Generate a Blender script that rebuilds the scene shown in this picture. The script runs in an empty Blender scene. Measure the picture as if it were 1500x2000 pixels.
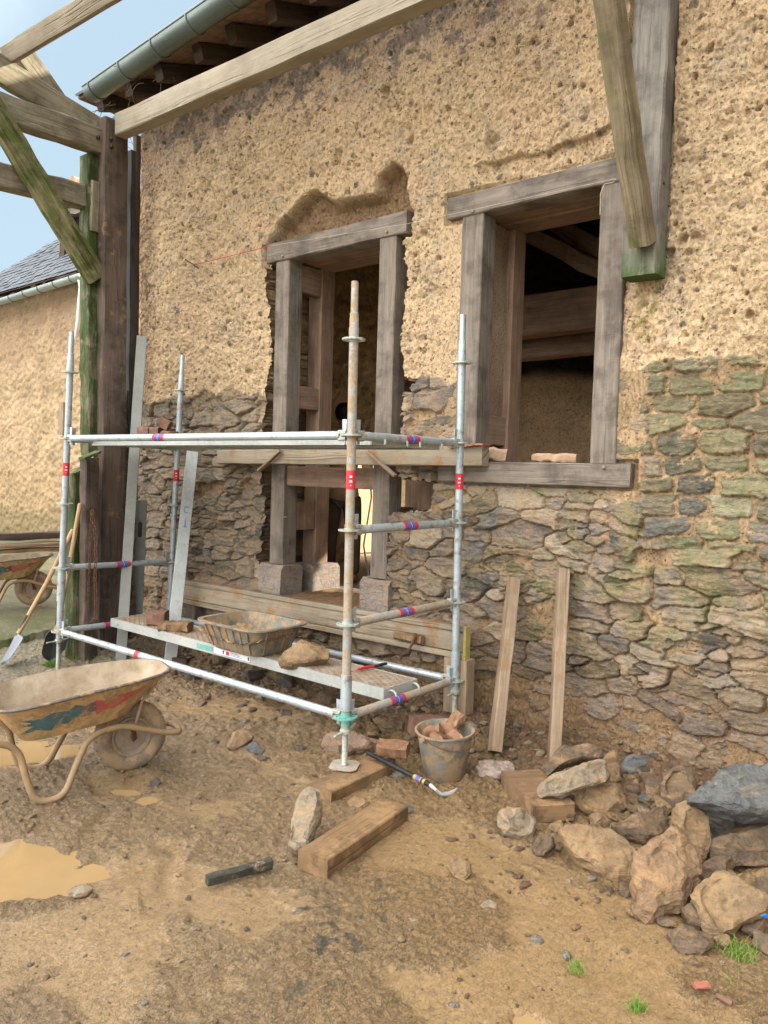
import bpy, bmesh, math, random
import numpy as np
from mathutils import Vector, Matrix
S = bpy.context.scene
R_ = math.radians
# ---------------------------------------------------------------- camera
cam_d = bpy.data.cameras.new("camera"); cam = bpy.data.objects.new("camera", cam_d)
S.collection.objects.link(cam); S.camera = cam
cam.location = (2.719, -3.017, 1.6336)
cam.rotation_euler = (R_(87.225), R_(-1.720), R_(39.598))
cam_d.sensor_fit = 'VERTICAL'; cam_d.sensor_height = 24.0; cam_d.lens = 24.0*1503.2/2000.0
cam_d.clip_start = .05; cam_d.clip_end = 2000
S.render.resolution_x = 768; S.render.resolution_y = 1024
# ---------------------------------------------------------------- light
SUN_EL, SUN_AZ = R_(22), R_(55)          # azimuth measured from +Y towards +X
w = bpy.data.worlds.new("World"); S.world = w; w.use_nodes = True
nt = w.node_tree; nt.nodes.clear()
N = nt.nodes.new; L = nt.links.new
out = N('ShaderNodeOutputWorld'); bg = N('ShaderNodeBackground'); sky = N('ShaderNodeTexSky')
sky.sky_type = 'NISHITA'; sky.sun_disc = False; sky.sun_elevation = SUN_EL; sky.sun_rotation = SUN_AZ
sky.air_density = 1.0; sky.dust_density = 1.5; sky.ozone_density = 1.0
bg.inputs[1].default_value = .05
# added bright cloud, out of view over the yard side, to light the facade
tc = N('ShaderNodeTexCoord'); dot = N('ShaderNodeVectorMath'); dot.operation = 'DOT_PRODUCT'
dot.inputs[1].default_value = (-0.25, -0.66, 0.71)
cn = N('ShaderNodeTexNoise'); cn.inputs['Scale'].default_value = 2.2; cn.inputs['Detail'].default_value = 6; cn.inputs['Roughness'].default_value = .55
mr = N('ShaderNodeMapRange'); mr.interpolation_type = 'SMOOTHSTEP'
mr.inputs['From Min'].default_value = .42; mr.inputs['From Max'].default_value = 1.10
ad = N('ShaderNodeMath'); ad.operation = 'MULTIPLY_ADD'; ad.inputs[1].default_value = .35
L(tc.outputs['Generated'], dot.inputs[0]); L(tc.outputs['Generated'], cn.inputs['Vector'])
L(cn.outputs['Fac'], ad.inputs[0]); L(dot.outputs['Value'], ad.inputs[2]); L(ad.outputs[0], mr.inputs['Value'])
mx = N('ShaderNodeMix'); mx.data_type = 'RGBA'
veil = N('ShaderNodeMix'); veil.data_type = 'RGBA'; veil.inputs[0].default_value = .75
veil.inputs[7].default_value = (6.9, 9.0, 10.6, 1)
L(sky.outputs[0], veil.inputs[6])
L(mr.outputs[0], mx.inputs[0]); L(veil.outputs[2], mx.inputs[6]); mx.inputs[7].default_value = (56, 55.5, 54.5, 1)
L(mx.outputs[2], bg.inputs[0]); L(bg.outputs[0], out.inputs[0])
sun_d = bpy.data.lights.new("sun", 'SUN'); sun_d.energy = 5.0; sun_d.angle = R_(.5); sun_d.color = (1, .93, .82)
sun = bpy.data.objects.new("sun", sun_d); S.collection.objects.link(sun)
sd = Vector((math.sin(SUN_AZ)*math.cos(SUN_EL), math.cos(SUN_AZ)*math.cos(SUN_EL), math.sin(SUN_EL)))
sun.rotation_euler = sd.to_track_quat('Z', 'Y').to_euler(); sun.location = (8, 8, 14)
S.view_settings.view_transform = 'Standard'; S.view_settings.look = 'None'
S.view_settings.exposure = 1.06; S.view_settings.gamma = 1.0
# ---------------------------------------------------------------- sight lines: a point of the photo on a real plane
CM = np.array(cam.rotation_euler.to_matrix()); CP = np.array(cam.location)
def _ray(u, v): return CM @ np.array([(u-750)/1503.2, (1000-v)/1503.2, -1.0])
def PY(u, v, y): d = _ray(u, v); return CP + d*(y-CP[1])/d[1]
def PX(u, v, x): d = _ray(u, v); return CP + d*(x-CP[0])/d[0]
def PZ(u, v, z): d = _ray(u, v); return CP + d*(z-CP[2])/d[2]
def PN(u, v, p, n):
    d = _ray(u, v); n = np.array(n, float); return CP + d*(n@(np.array(p)-CP))/(n@d)
# ---------------------------------------------------------------- noise (numpy)
def _hash(ix, iy, iz, s):
    with np.errstate(over='ignore'):
        h = (ix.astype(np.int64)*374761393 + iy.astype(np.int64)*668265263 + np.asarray(iz).astype(np.int64)*2147483647 + s*974634777) & 0xffffffff
        h = ((h ^ (h >> 13))*1274126177) & 0xffffffff
        h = ((h ^ (h >> 16))*2246822519) & 0xffffffff
        h = h ^ (h >> 15)
    return (h & 0xffffff)/16777216.0
def vn2(x, y, s=0):
    ix = np.floor(x); iy = np.floor(y); fx = x-ix; fy = y-iy
    fx = fx*fx*fx*(fx*(fx*6-15)+10); fy = fy*fy*fy*(fy*(fy*6-15)+10)
    def g(a, b):
        an = _hash(ix+a, iy+b, ix*0, s)*6.2831853
        return np.cos(an)*(x-ix-a)+np.sin(an)*(y-iy-b)
    a = g(0, 0); b = g(1, 0); c = g(0, 1); d = g(1, 1)
    return ((a+(b-a)*fx)*(1-fy)+(c+(d-c)*fx)*fy)*1.5
def fbm(x, y, s=0, o=4, g=.5):
    r = 0; a = 1.0
    for k in range(o): r = r+a*vn2(x*2**k+k*7.3, y*2**k-k*3.1, s+k); a *= g
    return r
def vn3(p, s=0):
    x, y, z = p[:, 0], p[:, 1], p[:, 2]
    ix = np.floor(x); iy = np.floor(y); iz = np.floor(z)
    fx, fy, fz = x-ix, y-iy, z-iz
    fx = fx*fx*(3-2*fx); fy = fy*fy*(3-2*fy); fz = fz*fz*(3-2*fz)
    h = lambda a, b, c: _hash(ix+a, iy+b, iz+c, s)*2-1
    L1 = lambda a, b, t: a+(b-a)*t
    return L1(L1(L1(h(0,0,0), h(1,0,0), fx), L1(h(0,1,0), h(1,1,0), fx), fy),
              L1(L1(h(0,0,1), h(1,0,1), fx), L1(h(0,1,1), h(1,1,1), fx), fy), fz)
def sst(a, b, x): t = np.clip((x-a)/(b-a), 0, 1); return t*t*(3-2*t)
def cells(x, y, sx, sy, s, jit=.8, p=3.0, wr=.2, rows=True):
    """jittered brick-like lattice: nearest and 2nd nearest distance (cell units), id and local offset"""
    j0 = np.floor(y/sy); F1 = np.full(x.shape, 9.0); F2 = F1.copy()
    ID = np.zeros(x.shape); DX = np.zeros(x.shape); DY = np.zeros(x.shape)
    for dj in (-1, 0, 1):
        jj = j0+dj
        sh = _hash(jj, jj*0+5, jj*0, s+11) if rows else 0
        i0 = np.floor(x/sx-sh)
        for di in (-1, 0, 1):
            ii = i0+di
            px = (ii+.5+jit*(_hash(ii, jj, jj*0, s)-.5)+sh)*sx; py = (jj+.5+jit*.8*(_hash(ii, jj, jj*0+1, s)-.5))*sy
            wgt = wr*(_hash(ii, jj, jj*0+2, s)-.5)
            ax = (x-px)/sx; ay = (y-py)/sy
            d = (np.abs(ax)**p+np.abs(ay)**p)**(1/p)-wgt
            m = d < F1
            F2 = np.where(m, F1, np.minimum(F2, d)); F1 = np.where(m, d, F1)
            ID = np.where(m, _hash(ii, jj, jj*0+3, s), ID); DX = np.where(m, ax, DX); DY = np.where(m, ay, DY)
    return F1, F2, ID, DX, DY
def hid(i, k): return (i*(97.31+k*13.7) + k*.371) % 1.0
# ---------------------------------------------------------------- node helpers
def new_mat(name):
    m = bpy.data.materials.new(name); m.use_nodes = True; t = m.node_tree
    b = t.nodes['Principled BSDF']; return m, t, b
def nd(t, k, **kw):
    n = t.nodes.new('ShaderNode'+k)
    for a, v in kw.items(): setattr(n, a, v)
    return n
def noise_n(t, vec, scale, detail=5, rough=.6, dist=0):
    n = nd(t, 'TexNoise'); n.inputs['Scale'].default_value = scale; n.inputs['Detail'].default_value = detail
    n.inputs['Roughness'].default_value = rough; n.inputs['Distortion'].default_value = dist
    if vec is not None: t.links.new(vec, n.inputs['Vector'])
    return n.outputs['Fac']
def mapv(t, vec, sc):
    m = nd(t, 'Mapping'); m.inputs['Scale'].default_value = sc; t.links.new(vec, m.inputs['Vector']); return m.outputs[0]
def ramp(t, fac, stops):
    r = nd(t, 'ValToRGB'); e = r.color_ramp.elements
    while len(e) < len(stops): e.new(.5)
    for q, (p, c) in zip(e, stops):
        q.position = p; q.color = (*c, 1) if len(c) == 3 else c
    t.links.new(fac, r.inputs[0]); return r.outputs[0]
def mixc(t, fac, a, b, mode='MIX'):
    m = nd(t, 'Mix'); m.data_type = 'RGBA'; m.blend_type = mode
    for sock, v in ((m.inputs[0], fac), (m.inputs[6], a), (m.inputs[7], b)):
        if isinstance(v, (int, float)): sock.default_value = v
        elif isinstance(v, tuple): sock.default_value = (*v, 1)
        else: t.links.new(v, sock)
    return m.outputs[2]
def mr_(t, v, a, b, c=0, d=1):
    m = nd(t, 'MapRange'); m.inputs[1].default_value = a; m.inputs[2].default_value = b; m.inputs[3].default_value = c; m.inputs[4].default_value = d
    t.links.new(v, m.inputs[0]); return m.outputs[0]
def math_(t, op, a, b=0.0):
    m = nd(t, 'Math'); m.operation = op
    for s_, v in ((m.inputs[0], a), (m.inputs[1], b)):
        if isinstance(v, (int, float)): s_.default_value = v
        else: t.links.new(v, s_)
    return m.outputs[0]
def bump(t, b, h, dist, strength=1.0, prev=None):
    n = nd(t, 'Bump'); n.inputs['Distance'].default_value = dist; n.inputs['Strength'].default_value = strength
    t.links.new(h, n.inputs['Height'])
    if prev is not None: t.links.new(prev, n.inputs['Normal'])
    t.links.new(n.outputs[0], b.inputs['Normal']); return n.outputs[0]
def coords(t):
    c = nd(t, 'TexCoord'); return c.outputs['Object'], c.outputs['UV']
MUD = (.25, .15, .075)
def wood(name, light, dark, moss=0.0, mossz=None, mud=0.0, rough=.75, grain=1.0, blotch=.5, mosscol=(.07, .12, .015)):
    m, t, b = new_mat(name); ob, uv = coords(t)
    oi = nd(t, 'ObjectInfo'); off = nd(t, 'VectorMath'); off.operation = 'ADD'
    t.links.new(uv, off.inputs[0]); t.links.new(oi.outputs['Random'], off.inputs[1])
    g1 = noise_n(t, mapv(t, off.outputs[0], (2.2, 38, 1)), 1.0, 7, .62, .6)
    g2 = noise_n(t, mapv(t, off.outputs[0], (6, 190, 1)), 1.0, 4, .6, .2)
    bl = noise_n(t, ob, 4.5, 6, .65)
    col = ramp(t, g1, [(.3, dark), (.52, tuple((a+b_)/2 for a, b_ in zip(light, dark))), (.7, light)])
    col = mixc(t, mr_(t, g2, .35, .6), mixc(t, .45, col, dark), col)
    col = mixc(t, math_(t, 'MULTIPLY', mr_(t, bl, .46, .60), blotch), col, tuple(c*.42 for c in dark))
    col = mixc(t, math_(t, 'MULTIPLY', mr_(t, noise_n(t, mapv(t, off.outputs[0], (1.1, 5, 1)), 1, 5, .65), .5, .66), blotch*.6), col, tuple(c*1.12 for c in light))
    # saw marks across the grain
    sw = noise_n(t, mapv(t, off.outputs[0], (150, 5, 1)), 1.0, 3, .6)
    col = mixc(t, math_(t, 'MULTIPLY', mr_(t, sw, .55, .7), .16), col, light)
    if mud:
        mm = noise_n(t, ob, 7, 6, .7)
        col = mixc(t, mr_(t, mm, .62-.3*mud, .72-.3*mud), col, MUD)
    if moss:
        ms = noise_n(t, ob, 5.5, 7, .7, .5)
        ms2 = noise_n(t, mapv(t, off.outputs[0], (1.5, 22, 1)), 1, 5, .7)
        mk = math_(t, 'ADD', math_(t, 'MULTIPLY', ms, .55), math_(t, 'MULTIPLY', ms2, .45))
        mf = mr_(t, mk, .62-.26*moss, .74-.26*moss)
        if mossz:
            sp = nd(t, 'SeparateXYZ'); t.links.new(ob, sp.inputs[0]); mf = math_(t, 'MULTIPLY', mf, mr_(t, math_(t, 'ADD', sp.outputs[2], math_(t, 'MULTIPLY', ms2, .5)), mossz[0], mossz[1]))
        col = mixc(t, mf, col, mixc(t, mr_(t, noise_n(t, mapv(t, off.outputs[0], (2, 14, 1)), 1, 5, .7), .35, .65), tuple(c*.45 for c in mosscol), tuple(c*1.5 for c in mosscol)))
    t.links.new(col, b.inputs['Base Color']); b.inputs['Roughness'].default_value = rough
    hh = math_(t, 'ADD', math_(t, 'MULTIPLY', g1, 1.0), math_(t, 'MULTIPLY', g2, .5))
    ck = mr_(t, noise_n(t, mapv(t, off.outputs[0], (.9, 26, 1)), 1.0, 3, .5, .8), .36, .40)   # drying cracks
    hh = math_(t, 'ADD', hh, math_(t, 'MULTIPLY', ck, 1.6))
    b.inputs['Specular IOR Level'].default_value = .18; bump(t, b, hh, .0035*grain, .8); return m
def metal(name, base, mud=.3, rough=.42, metallic=.55, rust=.0):
    m, t, b = new_mat(name); ob, uv = coords(t)
    n1 = noise_n(t, ob, 9, 7, .7); n2 = noise_n(t, ob, 45, 5, .7); n3 = noise_n(t, ob, 3.1, 5, .6)
    col = mixc(t, mr_(t, n3, .35, .65), base, tuple(c*.72 for c in base))
    col = mixc(t, mr_(t, n2, .45, .8), col, tuple(min(1, c*1.10) for c in base))
    if rust: col = mixc(t, math_(t, 'MULTIPLY', mr_(t, noise_n(t, ob, 16, 6, .75), .58-.1*rust, .66), .8), col, (.22, .085, .03))
    mk = math_(t, 'ADD', math_(t, 'MULTIPLY', n1, .6), math_(t, 'MULTIPLY', n2, .4))
    fac = mr_(t, mk, .66-.28*mud, .78-.28*mud)
    col = mixc(t, fac, col, mixc(t, n2, (.44, .33, .21), (.24, .155, .085)))
    t.links.new(col, b.inputs['Base Color'])
    t.links.new(mr_(t, fac, 0, 1, metallic, 0), b.inputs['Metallic'])
    t.links.new(mr_(t, fac, 0, 1, rough, .85), b.inputs['Roughness']); t.links.new(mr_(t, fac, 0, 1, .5, .15), b.inputs['Specular IOR Level'])
    bump(t, b, mk, .0015, .7); return m
def plain(name, c, rough=.6, metallic=0, var=.25, scale=30, bd=.001, mud=0.0, c2=None):
    m, t, b = new_mat(name); ob, uv = coords(t); n = noise_n(t, ob, scale, 6, .65)
    col = mixc(t, mr_(t, n, .3, .7), tuple(x*(1-var) for x in c), c2 or tuple(min(1, x*(1+var)) for x in c))
    if mud:
        k = noise_n(t, ob, 14, 7, .75)
        col = mixc(t, mr_(t, k, .64-.3*mud, .72-.3*mud), col, mixc(t, n, (.40, .28, .16), (.22, .135, .07)))
    t.links.new(col, b.inputs['Base Color']); b.inputs['Roughness'].default_value = rough; b.inputs['Metallic'].default_value = metallic
    b.inputs['Specular IOR Level'].default_value = .22
    bump(t, b, n, bd, .8); return m
def rockmat(name, c1, c2, mudc=(.36, .22, .105), mud=.4, rough=.72):
    m, t, b = new_mat(name); ob, uv = coords(t)
    n1 = noise_n(t, ob, 6, 8, .65, .4); n2 = noise_n(t, ob, 38, 8, .7, .3); n3 = noise_n(t, mapv(t, ob, (5, 5, 22)), 1, 6, .65, .5)
    col = mixc(t, mr_(t, n1, .35, .65), c1, c2)
    col = mixc(t, mr_(t, n2, .4, .75), mixc(t, .35, col, (.02, .015, .012)), col)
    col = mixc(t, mr_(t, n3, .55-.2*mud, .68), col, mudc)
    vo = nd(t, 'TexVoronoi'); vo.inputs['Scale'].default_value = 95; t.links.new(ob, vo.inputs['Vector'])
    col = mixc(t, mr_(t, noise_n(t, ob, 85, 5, .75), .60, .72, 0, .35), col, tuple(min(1, c*1.9) for c in c1))
    col = mixc(t, mr_(t, noise_n(t, ob, 13, 7, .7, 1.0), .36, .46, .6, 0), col, tuple(c*.42 for c in c2))
    t.links.new(col, b.inputs['Base Color']); t.links.new(mr_(t, n1, .3, .7, rough-.2, rough+.1), b.inputs['Roughness'])
    h = math_(t, 'ADD', math_(t, 'MULTIPLY', n2, .8), math_(t, 'MULTIPLY', n3, 1.0))
    b.inputs['Specular IOR Level'].default_value = .25; bump(t, b, h, .024, 1.0); return m
# ---------------------------------------------------------------- mesh builder
def _frame(d, up):
    d = Vector(d).normalized(); up = Vector(up)
    if abs(d.dot(up)) > .97: up = Vector((0, 1, 0)) if abs(d.y) < .9 else Vector((1, 0, 0))
    s = d.cross(up).normalized(); u = s.cross(d).normalized(); return d, s, u
class MB:
    def __init__(self): self.v = []; self.f = []; self.uv = []
    def face(self, idx, uvs=None):
        self.f.append(tuple(idx)); self.uv += list(uvs) if uvs else [(0.0, 0.0)]*len(idx)
    def rings(self, rings, us, closed_caps=True, uvper=None):
        """rings: list of equal-length closed loops (world points)"""
        b = len(self.v); n = len(rings[0])
        for r in rings: self.v += [tuple(p) for p in r]
        per = uvper
        if per is None:
            per = [0.0]
            for i in range(n): per.append(per[-1]+(Vector(rings[0][(i+1) % n])-Vector(rings[0][i])).length)
        for k in range(len(rings)-1):
            for i in range(n):
                j = (i+1) % n; a = b+k*n
                self.face((a+i, a+j, a+n+j, a+n+i), ((us[k], per[i]), (us[k], per[i+1]), (us[k+1], per[i+1]), (us[k+1], per[i])))
        if closed_caps:
            for k, fl in ((0, True), (len(rings)-1, False)):
                idx = [b+k*n+i for i in range(n)]; c = Vector(rings[k][0])
                e1 = (Vector(rings[k][1 % n])-c); e1 = e1.normalized() if e1.length > 1e-6 else Vector((1, 0, 0))
                if fl: idx = idx[::-1]
                self.face(idx, [((Vector(self.v[q])-c).dot(e1)*.2+3, (Vector(self.v[q])-c).length*.3) for q in idx])
        return self
    def beam(self, p0, p1, w_, h_, up=(0, 0, 1), ch=.005, seg=.12, wob=.0015, tw=0, seed=None, w1=None, h1=None):
        rnd = random.Random(seed if seed is not None else int(1e4*(p0[0]+p0[1]*3+p0[2]*7)))
        p0 = Vector(p0); p1 = Vector(p1); d, s, u = _frame(p1-p0, up); Ln = (p1-p0).length
        n = max(2, int(Ln/seg)+1); rs = []; us = []
        ch = min(ch, w_*.3, h_*.3); uo = rnd.random()*9
        for k in range(n):
            t = k/(n-1); a = w_/2*(1-t)+(w1 or w_)/2*t; b = h_/2*(1-t)+(h1 or h_)/2*t
            pr = [(-a+ch, -b), (a-ch, -b), (a, -b+ch), (a, b-ch), (a-ch, b), (-a+ch, b), (-a, b-ch), (-a, -b+ch)]
            c = p0+d*Ln*t+s*rnd.uniform(-wob, wob)+u*rnd.uniform(-wob, wob)
            rs.append([c+s*(x+rnd.uniform(-wob, wob))+u*(y+rnd.uniform(-wob, wob)) for x, y in pr]); us.append(uo+Ln*t)
        return self.rings(rs, us)
    def box(self, lo, hi, ch=.004, wob=.001, seed=None):
        lo = Vector(lo); hi = Vector(hi); s = hi-lo; c = (lo+hi)/2
        ax = max(range(3), key=lambda i: s[i])
        d = Vector((0, 0, 0)); d[ax] = s[ax]/2
        if ax == 2: return self.beam(c-d, c+d, s[0], s[1], (0, 1, 0), ch, .12, wob, seed=seed)
        if ax == 0: return self.beam(c-d, c+d, s[1], s[2], (0, 0, 1), ch, .12, wob, seed=seed)
        return self.beam(c-d, c+d, s[0], s[2], (0, 0, 1), ch, .12, wob, seed=seed)
    def tube(self, pts, r, n=12, caps=True):
        pts = [Vector(p) for p in pts]; rr = r if isinstance(r, (list, tuple)) else [r]*len(pts)
        rs = []; us = []; L_ = 0; s = None
        for k, p in enumerate(pts):
            d = (pts[min(k+1, len(pts)-1)]-pts[max(k-1, 0)])
            if d.length < 1e-9: d = Vector((0, 0, 1))
            d.normalize()
            if s is None: _, s, u = _frame(d, (0, 0, 1))
            else:
                s = (s-d*s.dot(d)); s.normalize(); u = s.cross(d)
            if k: L_ += (p-pts[k-1]).length
            rs.append([p+s*math.cos(6.2831853*i/n)*rr[k]+u*math.sin(6.2831853*i/n)*rr[k] for i in range(n)]); us.append(L_)
        return self.rings(rs, us, caps)
    def lathe(self, prof, M=None, n=24, caps=True):
        M = M or Matrix(); rs = []; us = []; L_ = 0
        for k, (r, z) in enumerate(prof):
            if k: L_ += math.hypot(r-prof[k-1][0], z-prof[k-1][1])
            rs.append([M @ Vector((r*math.cos(6.2831853*i/n), r*math.sin(6.2831853*i/n), z)) for i in range(n)]); us.append(L_)
        return self.rings(rs, us, caps)
    def prism(self, poly, off):
        """poly: 3D loop, extruded by vector off"""
        off = Vector(off); return self.rings([[Vector(p) for p in poly], [Vector(p)+off for p in poly]], [0, off.length])
    def add(self, vs, fs):
        b = len(self.v); self.v += [tuple(p) for p in vs]
        for f in fs: self.face([b+i for i in f], [(vs[i][0], vs[i][2]) for i in f])
        return self
ORIG = {}
def _mesh(name, mb, mat, org, smooth=35):
    me = bpy.data.meshes.new(name); o = Vector(org)
    me.from_pydata([(p[0]-o.x, p[1]-o.y, p[2]-o.z) for p in mb.v], [], mb.f)
    uvl = me.uv_layers.new(name='UVMap')
    if len(mb.uv) == len(me.loops): uvl.data.foreach_set('uv', np.array(mb.uv, dtype=np.float32).ravel())
    me.materials.append(mat)
    bm = bmesh.new(); bm.from_mesh(me); bmesh.ops.recalc_face_normals(bm, faces=bm.faces); bm.to_mesh(me); bm.free()
    if smooth:
        me.polygons.foreach_set('use_smooth', [True]*len(me.polygons)); me.set_sharp_from_angle(angle=R_(smooth))
    return me
def tagit(o, label, cat=None, group=None, kind=None):
    if label: o['label'] = label
    if cat: o['category'] = cat
    if group: o['group'] = group
    if kind: o['kind'] = kind
def thing(name, label, cat, loc=(0, 0, 0), group=None):
    o = bpy.data.objects.new(name, None); o.empty_display_size = .1; S.collection.objects.link(o)
    o.location = Vector(loc); tagit(o, label, cat, group); ORIG[o] = Vector(loc); return o
def part(name, mb, mat, parent, label=None, smooth=35):
    org = ORIG[parent]; me = _mesh(name, mb, mat, org, smooth); o = bpy.data.objects.new(name, me)
    S.collection.objects.link(o); o.parent = parent; ORIG[o] = org
    if label: o['label'] = label
    return o
def single(name, mb, mat, label, cat, group=None, kind=None, smooth=35, org=None):
    v = np.array(mb.v); org = org or ((v[:, 0].min()+v[:, 0].max())/2, (v[:, 1].min()+v[:, 1].max())/2, v[:, 2].min())
    o = bpy.data.objects.new(name, _mesh(name, mb, mat, org, smooth)); o.location = Vector(org)
    S.collection.objects.link(o); tagit(o, label, cat, group, kind); ORIG[o] = Vector(org); return o
def rawmesh(name, V, F, mat, col=None, attrs=None, org=(0, 0, 0)):
    """big numpy mesh of quads/tris"""
    me = bpy.data.meshes.new(name); V = np.asarray(V, np.float32)-np.array(org, np.float32); F = np.asarray(F, np.int32)
    k = F.shape[1]; me.vertices.add(len(V)); me.vertices.foreach_set('co', V.ravel())
    me.loops.add(F.size); me.loops.foreach_set('vertex_index', F.ravel())
    me.polygons.add(len(F)); me.polygons.foreach_set('loop_start', np.arange(0, F.size, k, dtype=np.int32))
    me.polygons.foreach_set('loop_total', np.full(len(F), k, np.int32))
    me.update(calc_edges=True); me.polygons.foreach_set('use_smooth', np.ones(len(F), bool))
    if col is not None:
        a = me.color_attributes.new('Col', 'FLOAT_COLOR', 'POINT')
        a.data.foreach_set('color', np.concatenate([col, np.ones((len(V), 1))], 1).astype(np.float32).ravel())
    for n_, d in (attrs or {}).items():
        a = me.attributes.new(n_, 'FLOAT', 'POINT'); a.data.foreach_set('value', d.astype(np.float32))
    me.materials.append(mat); o = bpy.data.objects.new(name, me); o.location = org; S.collection.objects.link(o); ORIG[o] = Vector(org)
    return o
# ================================================================ materials
def attrmat(name, fine, strawy):
    """wall and ground skins: colour of the stuff per vertex + fine grain"""
    m, t, b = new_mat(name); ob, uv = coords(t)
    a = nd(t, 'Attribute'); a.attribute_name = 'Col'; s = nd(t, 'Attribute'); s.attribute_name = 'stone'
    n1 = noise_n(t, ob, 26, 8, .7, .3); n2 = noise_n(t, ob, 150, 6, .7); n3 = noise_n(t, mapv(t, ob, (30, 30, 75)), 1, 7, .7, .8)
    col = mixc(t, 1.0, a.outputs['Color'], ramp(t, n1, [(.25, (.50, .48, .46)), (.46, (.95, .94, .92)), (.78, (1.25, 1.23, 1.2))]), 'MULTIPLY')
    col = mixc(t, 1.0, col, ramp(t, n2, [(.25, (.72, .70, .68)), (.55, (1.02, 1.02, 1.0)), (.8, (1.22, 1.2, 1.16))]), 'MULTIPLY')
    # stone: strata and crystals ; earth: chopped straw
    st = mixc(t, mr_(t, n3, .5, .7), col, mixc(t, .55, col, (.42, .33, .24)))
    v1 = nd(t, 'TexVoronoi'); v1.inputs['Scale'].default_value = 1.0; v1.feature = 'DISTANCE_TO_EDGE'
    rot = nd(t, 'VectorMath'); rot.operation = 'ADD'; sc = nd(t, 'VectorMath'); sc.operation = 'SCALE'; sc.inputs['Scale'].default_value = .05
    nn = nd(t, 'TexNoise'); nn.inputs['Scale'].default_value = 7; t.links.new(ob, nn.inputs['Vector'])
    t.links.new(nn.outputs['Color'], sc.inputs[0]); t.links.new(ob, rot.inputs[0]); t.links.new(sc.outputs[0], rot.inputs[1])
    t.links.new(mapv(t, rot.outputs[0], (38, 38, 70)), v1.inputs['Vector'])
    straw = noise_n(t, mapv(t, rot.outputs[0], (110, 110, 34)), 1, 3, .6, 1.6)
    ea = mixc(t, mr_(t, straw, .60, .74, 0, .35), col, (.66, .49, .28))
    ea = mixc(t, mr_(t, noise_n(t, mapv(t, rot.outputs[0], (70, 70, 45)), 1, 4, .75, .4),   .33, .42, .45, 0), ea, mixc(t, .35, col, (.10, .065, .035)))  # hollows of the earth grain darkened as painted pit shade
    sf = s.outputs['Fac']
    pt = nd(t, 'TexVoronoi'); pt.inputs['Scale'].default_value = 42; t.links.new(rot.outputs[0], pt.inputs['Vector']); pz = nd(t, 'SeparateColor'); t.links.new(pt.outputs['Color'], pz.inputs[0])
    pm = math_(t, 'MULTIPLY', mr_(t, pt.outputs['Distance'], .12, .34, 1, 0), mr_(t, pz.outputs[0], .66, .70)); ea = mixc(t, math_(t, 'MULTIPLY', pm, .6), ea, mixc(t, pz.outputs[1], (.10, .06, .035), (.20, .16, .13)))  # dark dots painted in for tiny shadowed pits
    t.links.new(mixc(t, sf, ea, st), b.inputs['Base Color']); b.inputs['Roughness'].default_value = .92
    b.inputs['Specular IOR Level'].default_value = .12
    he = math_(t, 'SUBTRACT', math_(t, 'MULTIPLY', n1, .5), math_(t, 'MULTIPLY', pm, .9)); he = math_(t, 'ADD', he, math_(t, 'ADD', math_(t, 'MULTIPLY', straw, .22), math_(t, 'MULTIPLY', mr_(t, noise_n(t, mapv(t, rot.outputs[0], (70, 70, 45)), 1, 4, .75, .4), .30, .48), .45)))
    hs = math_(t, 'ADD', math_(t, 'MULTIPLY', n1, .8), math_(t, 'MULTIPLY', n3, 1.5))
    hh = nd(t, 'Mix'); t.links.new(sf, hh.inputs[0]); t.links.new(he, hh.inputs[2]); t.links.new(hs, hh.inputs[3])
    hf = math_(t, 'ADD', hh.outputs[0], math_(t, 'MULTIPLY', n2, .25))
    bump(t, b, hf, fine, .9); return m
M_WALL = attrmat('earth_and_rubble_wall', .018, 1)
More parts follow.
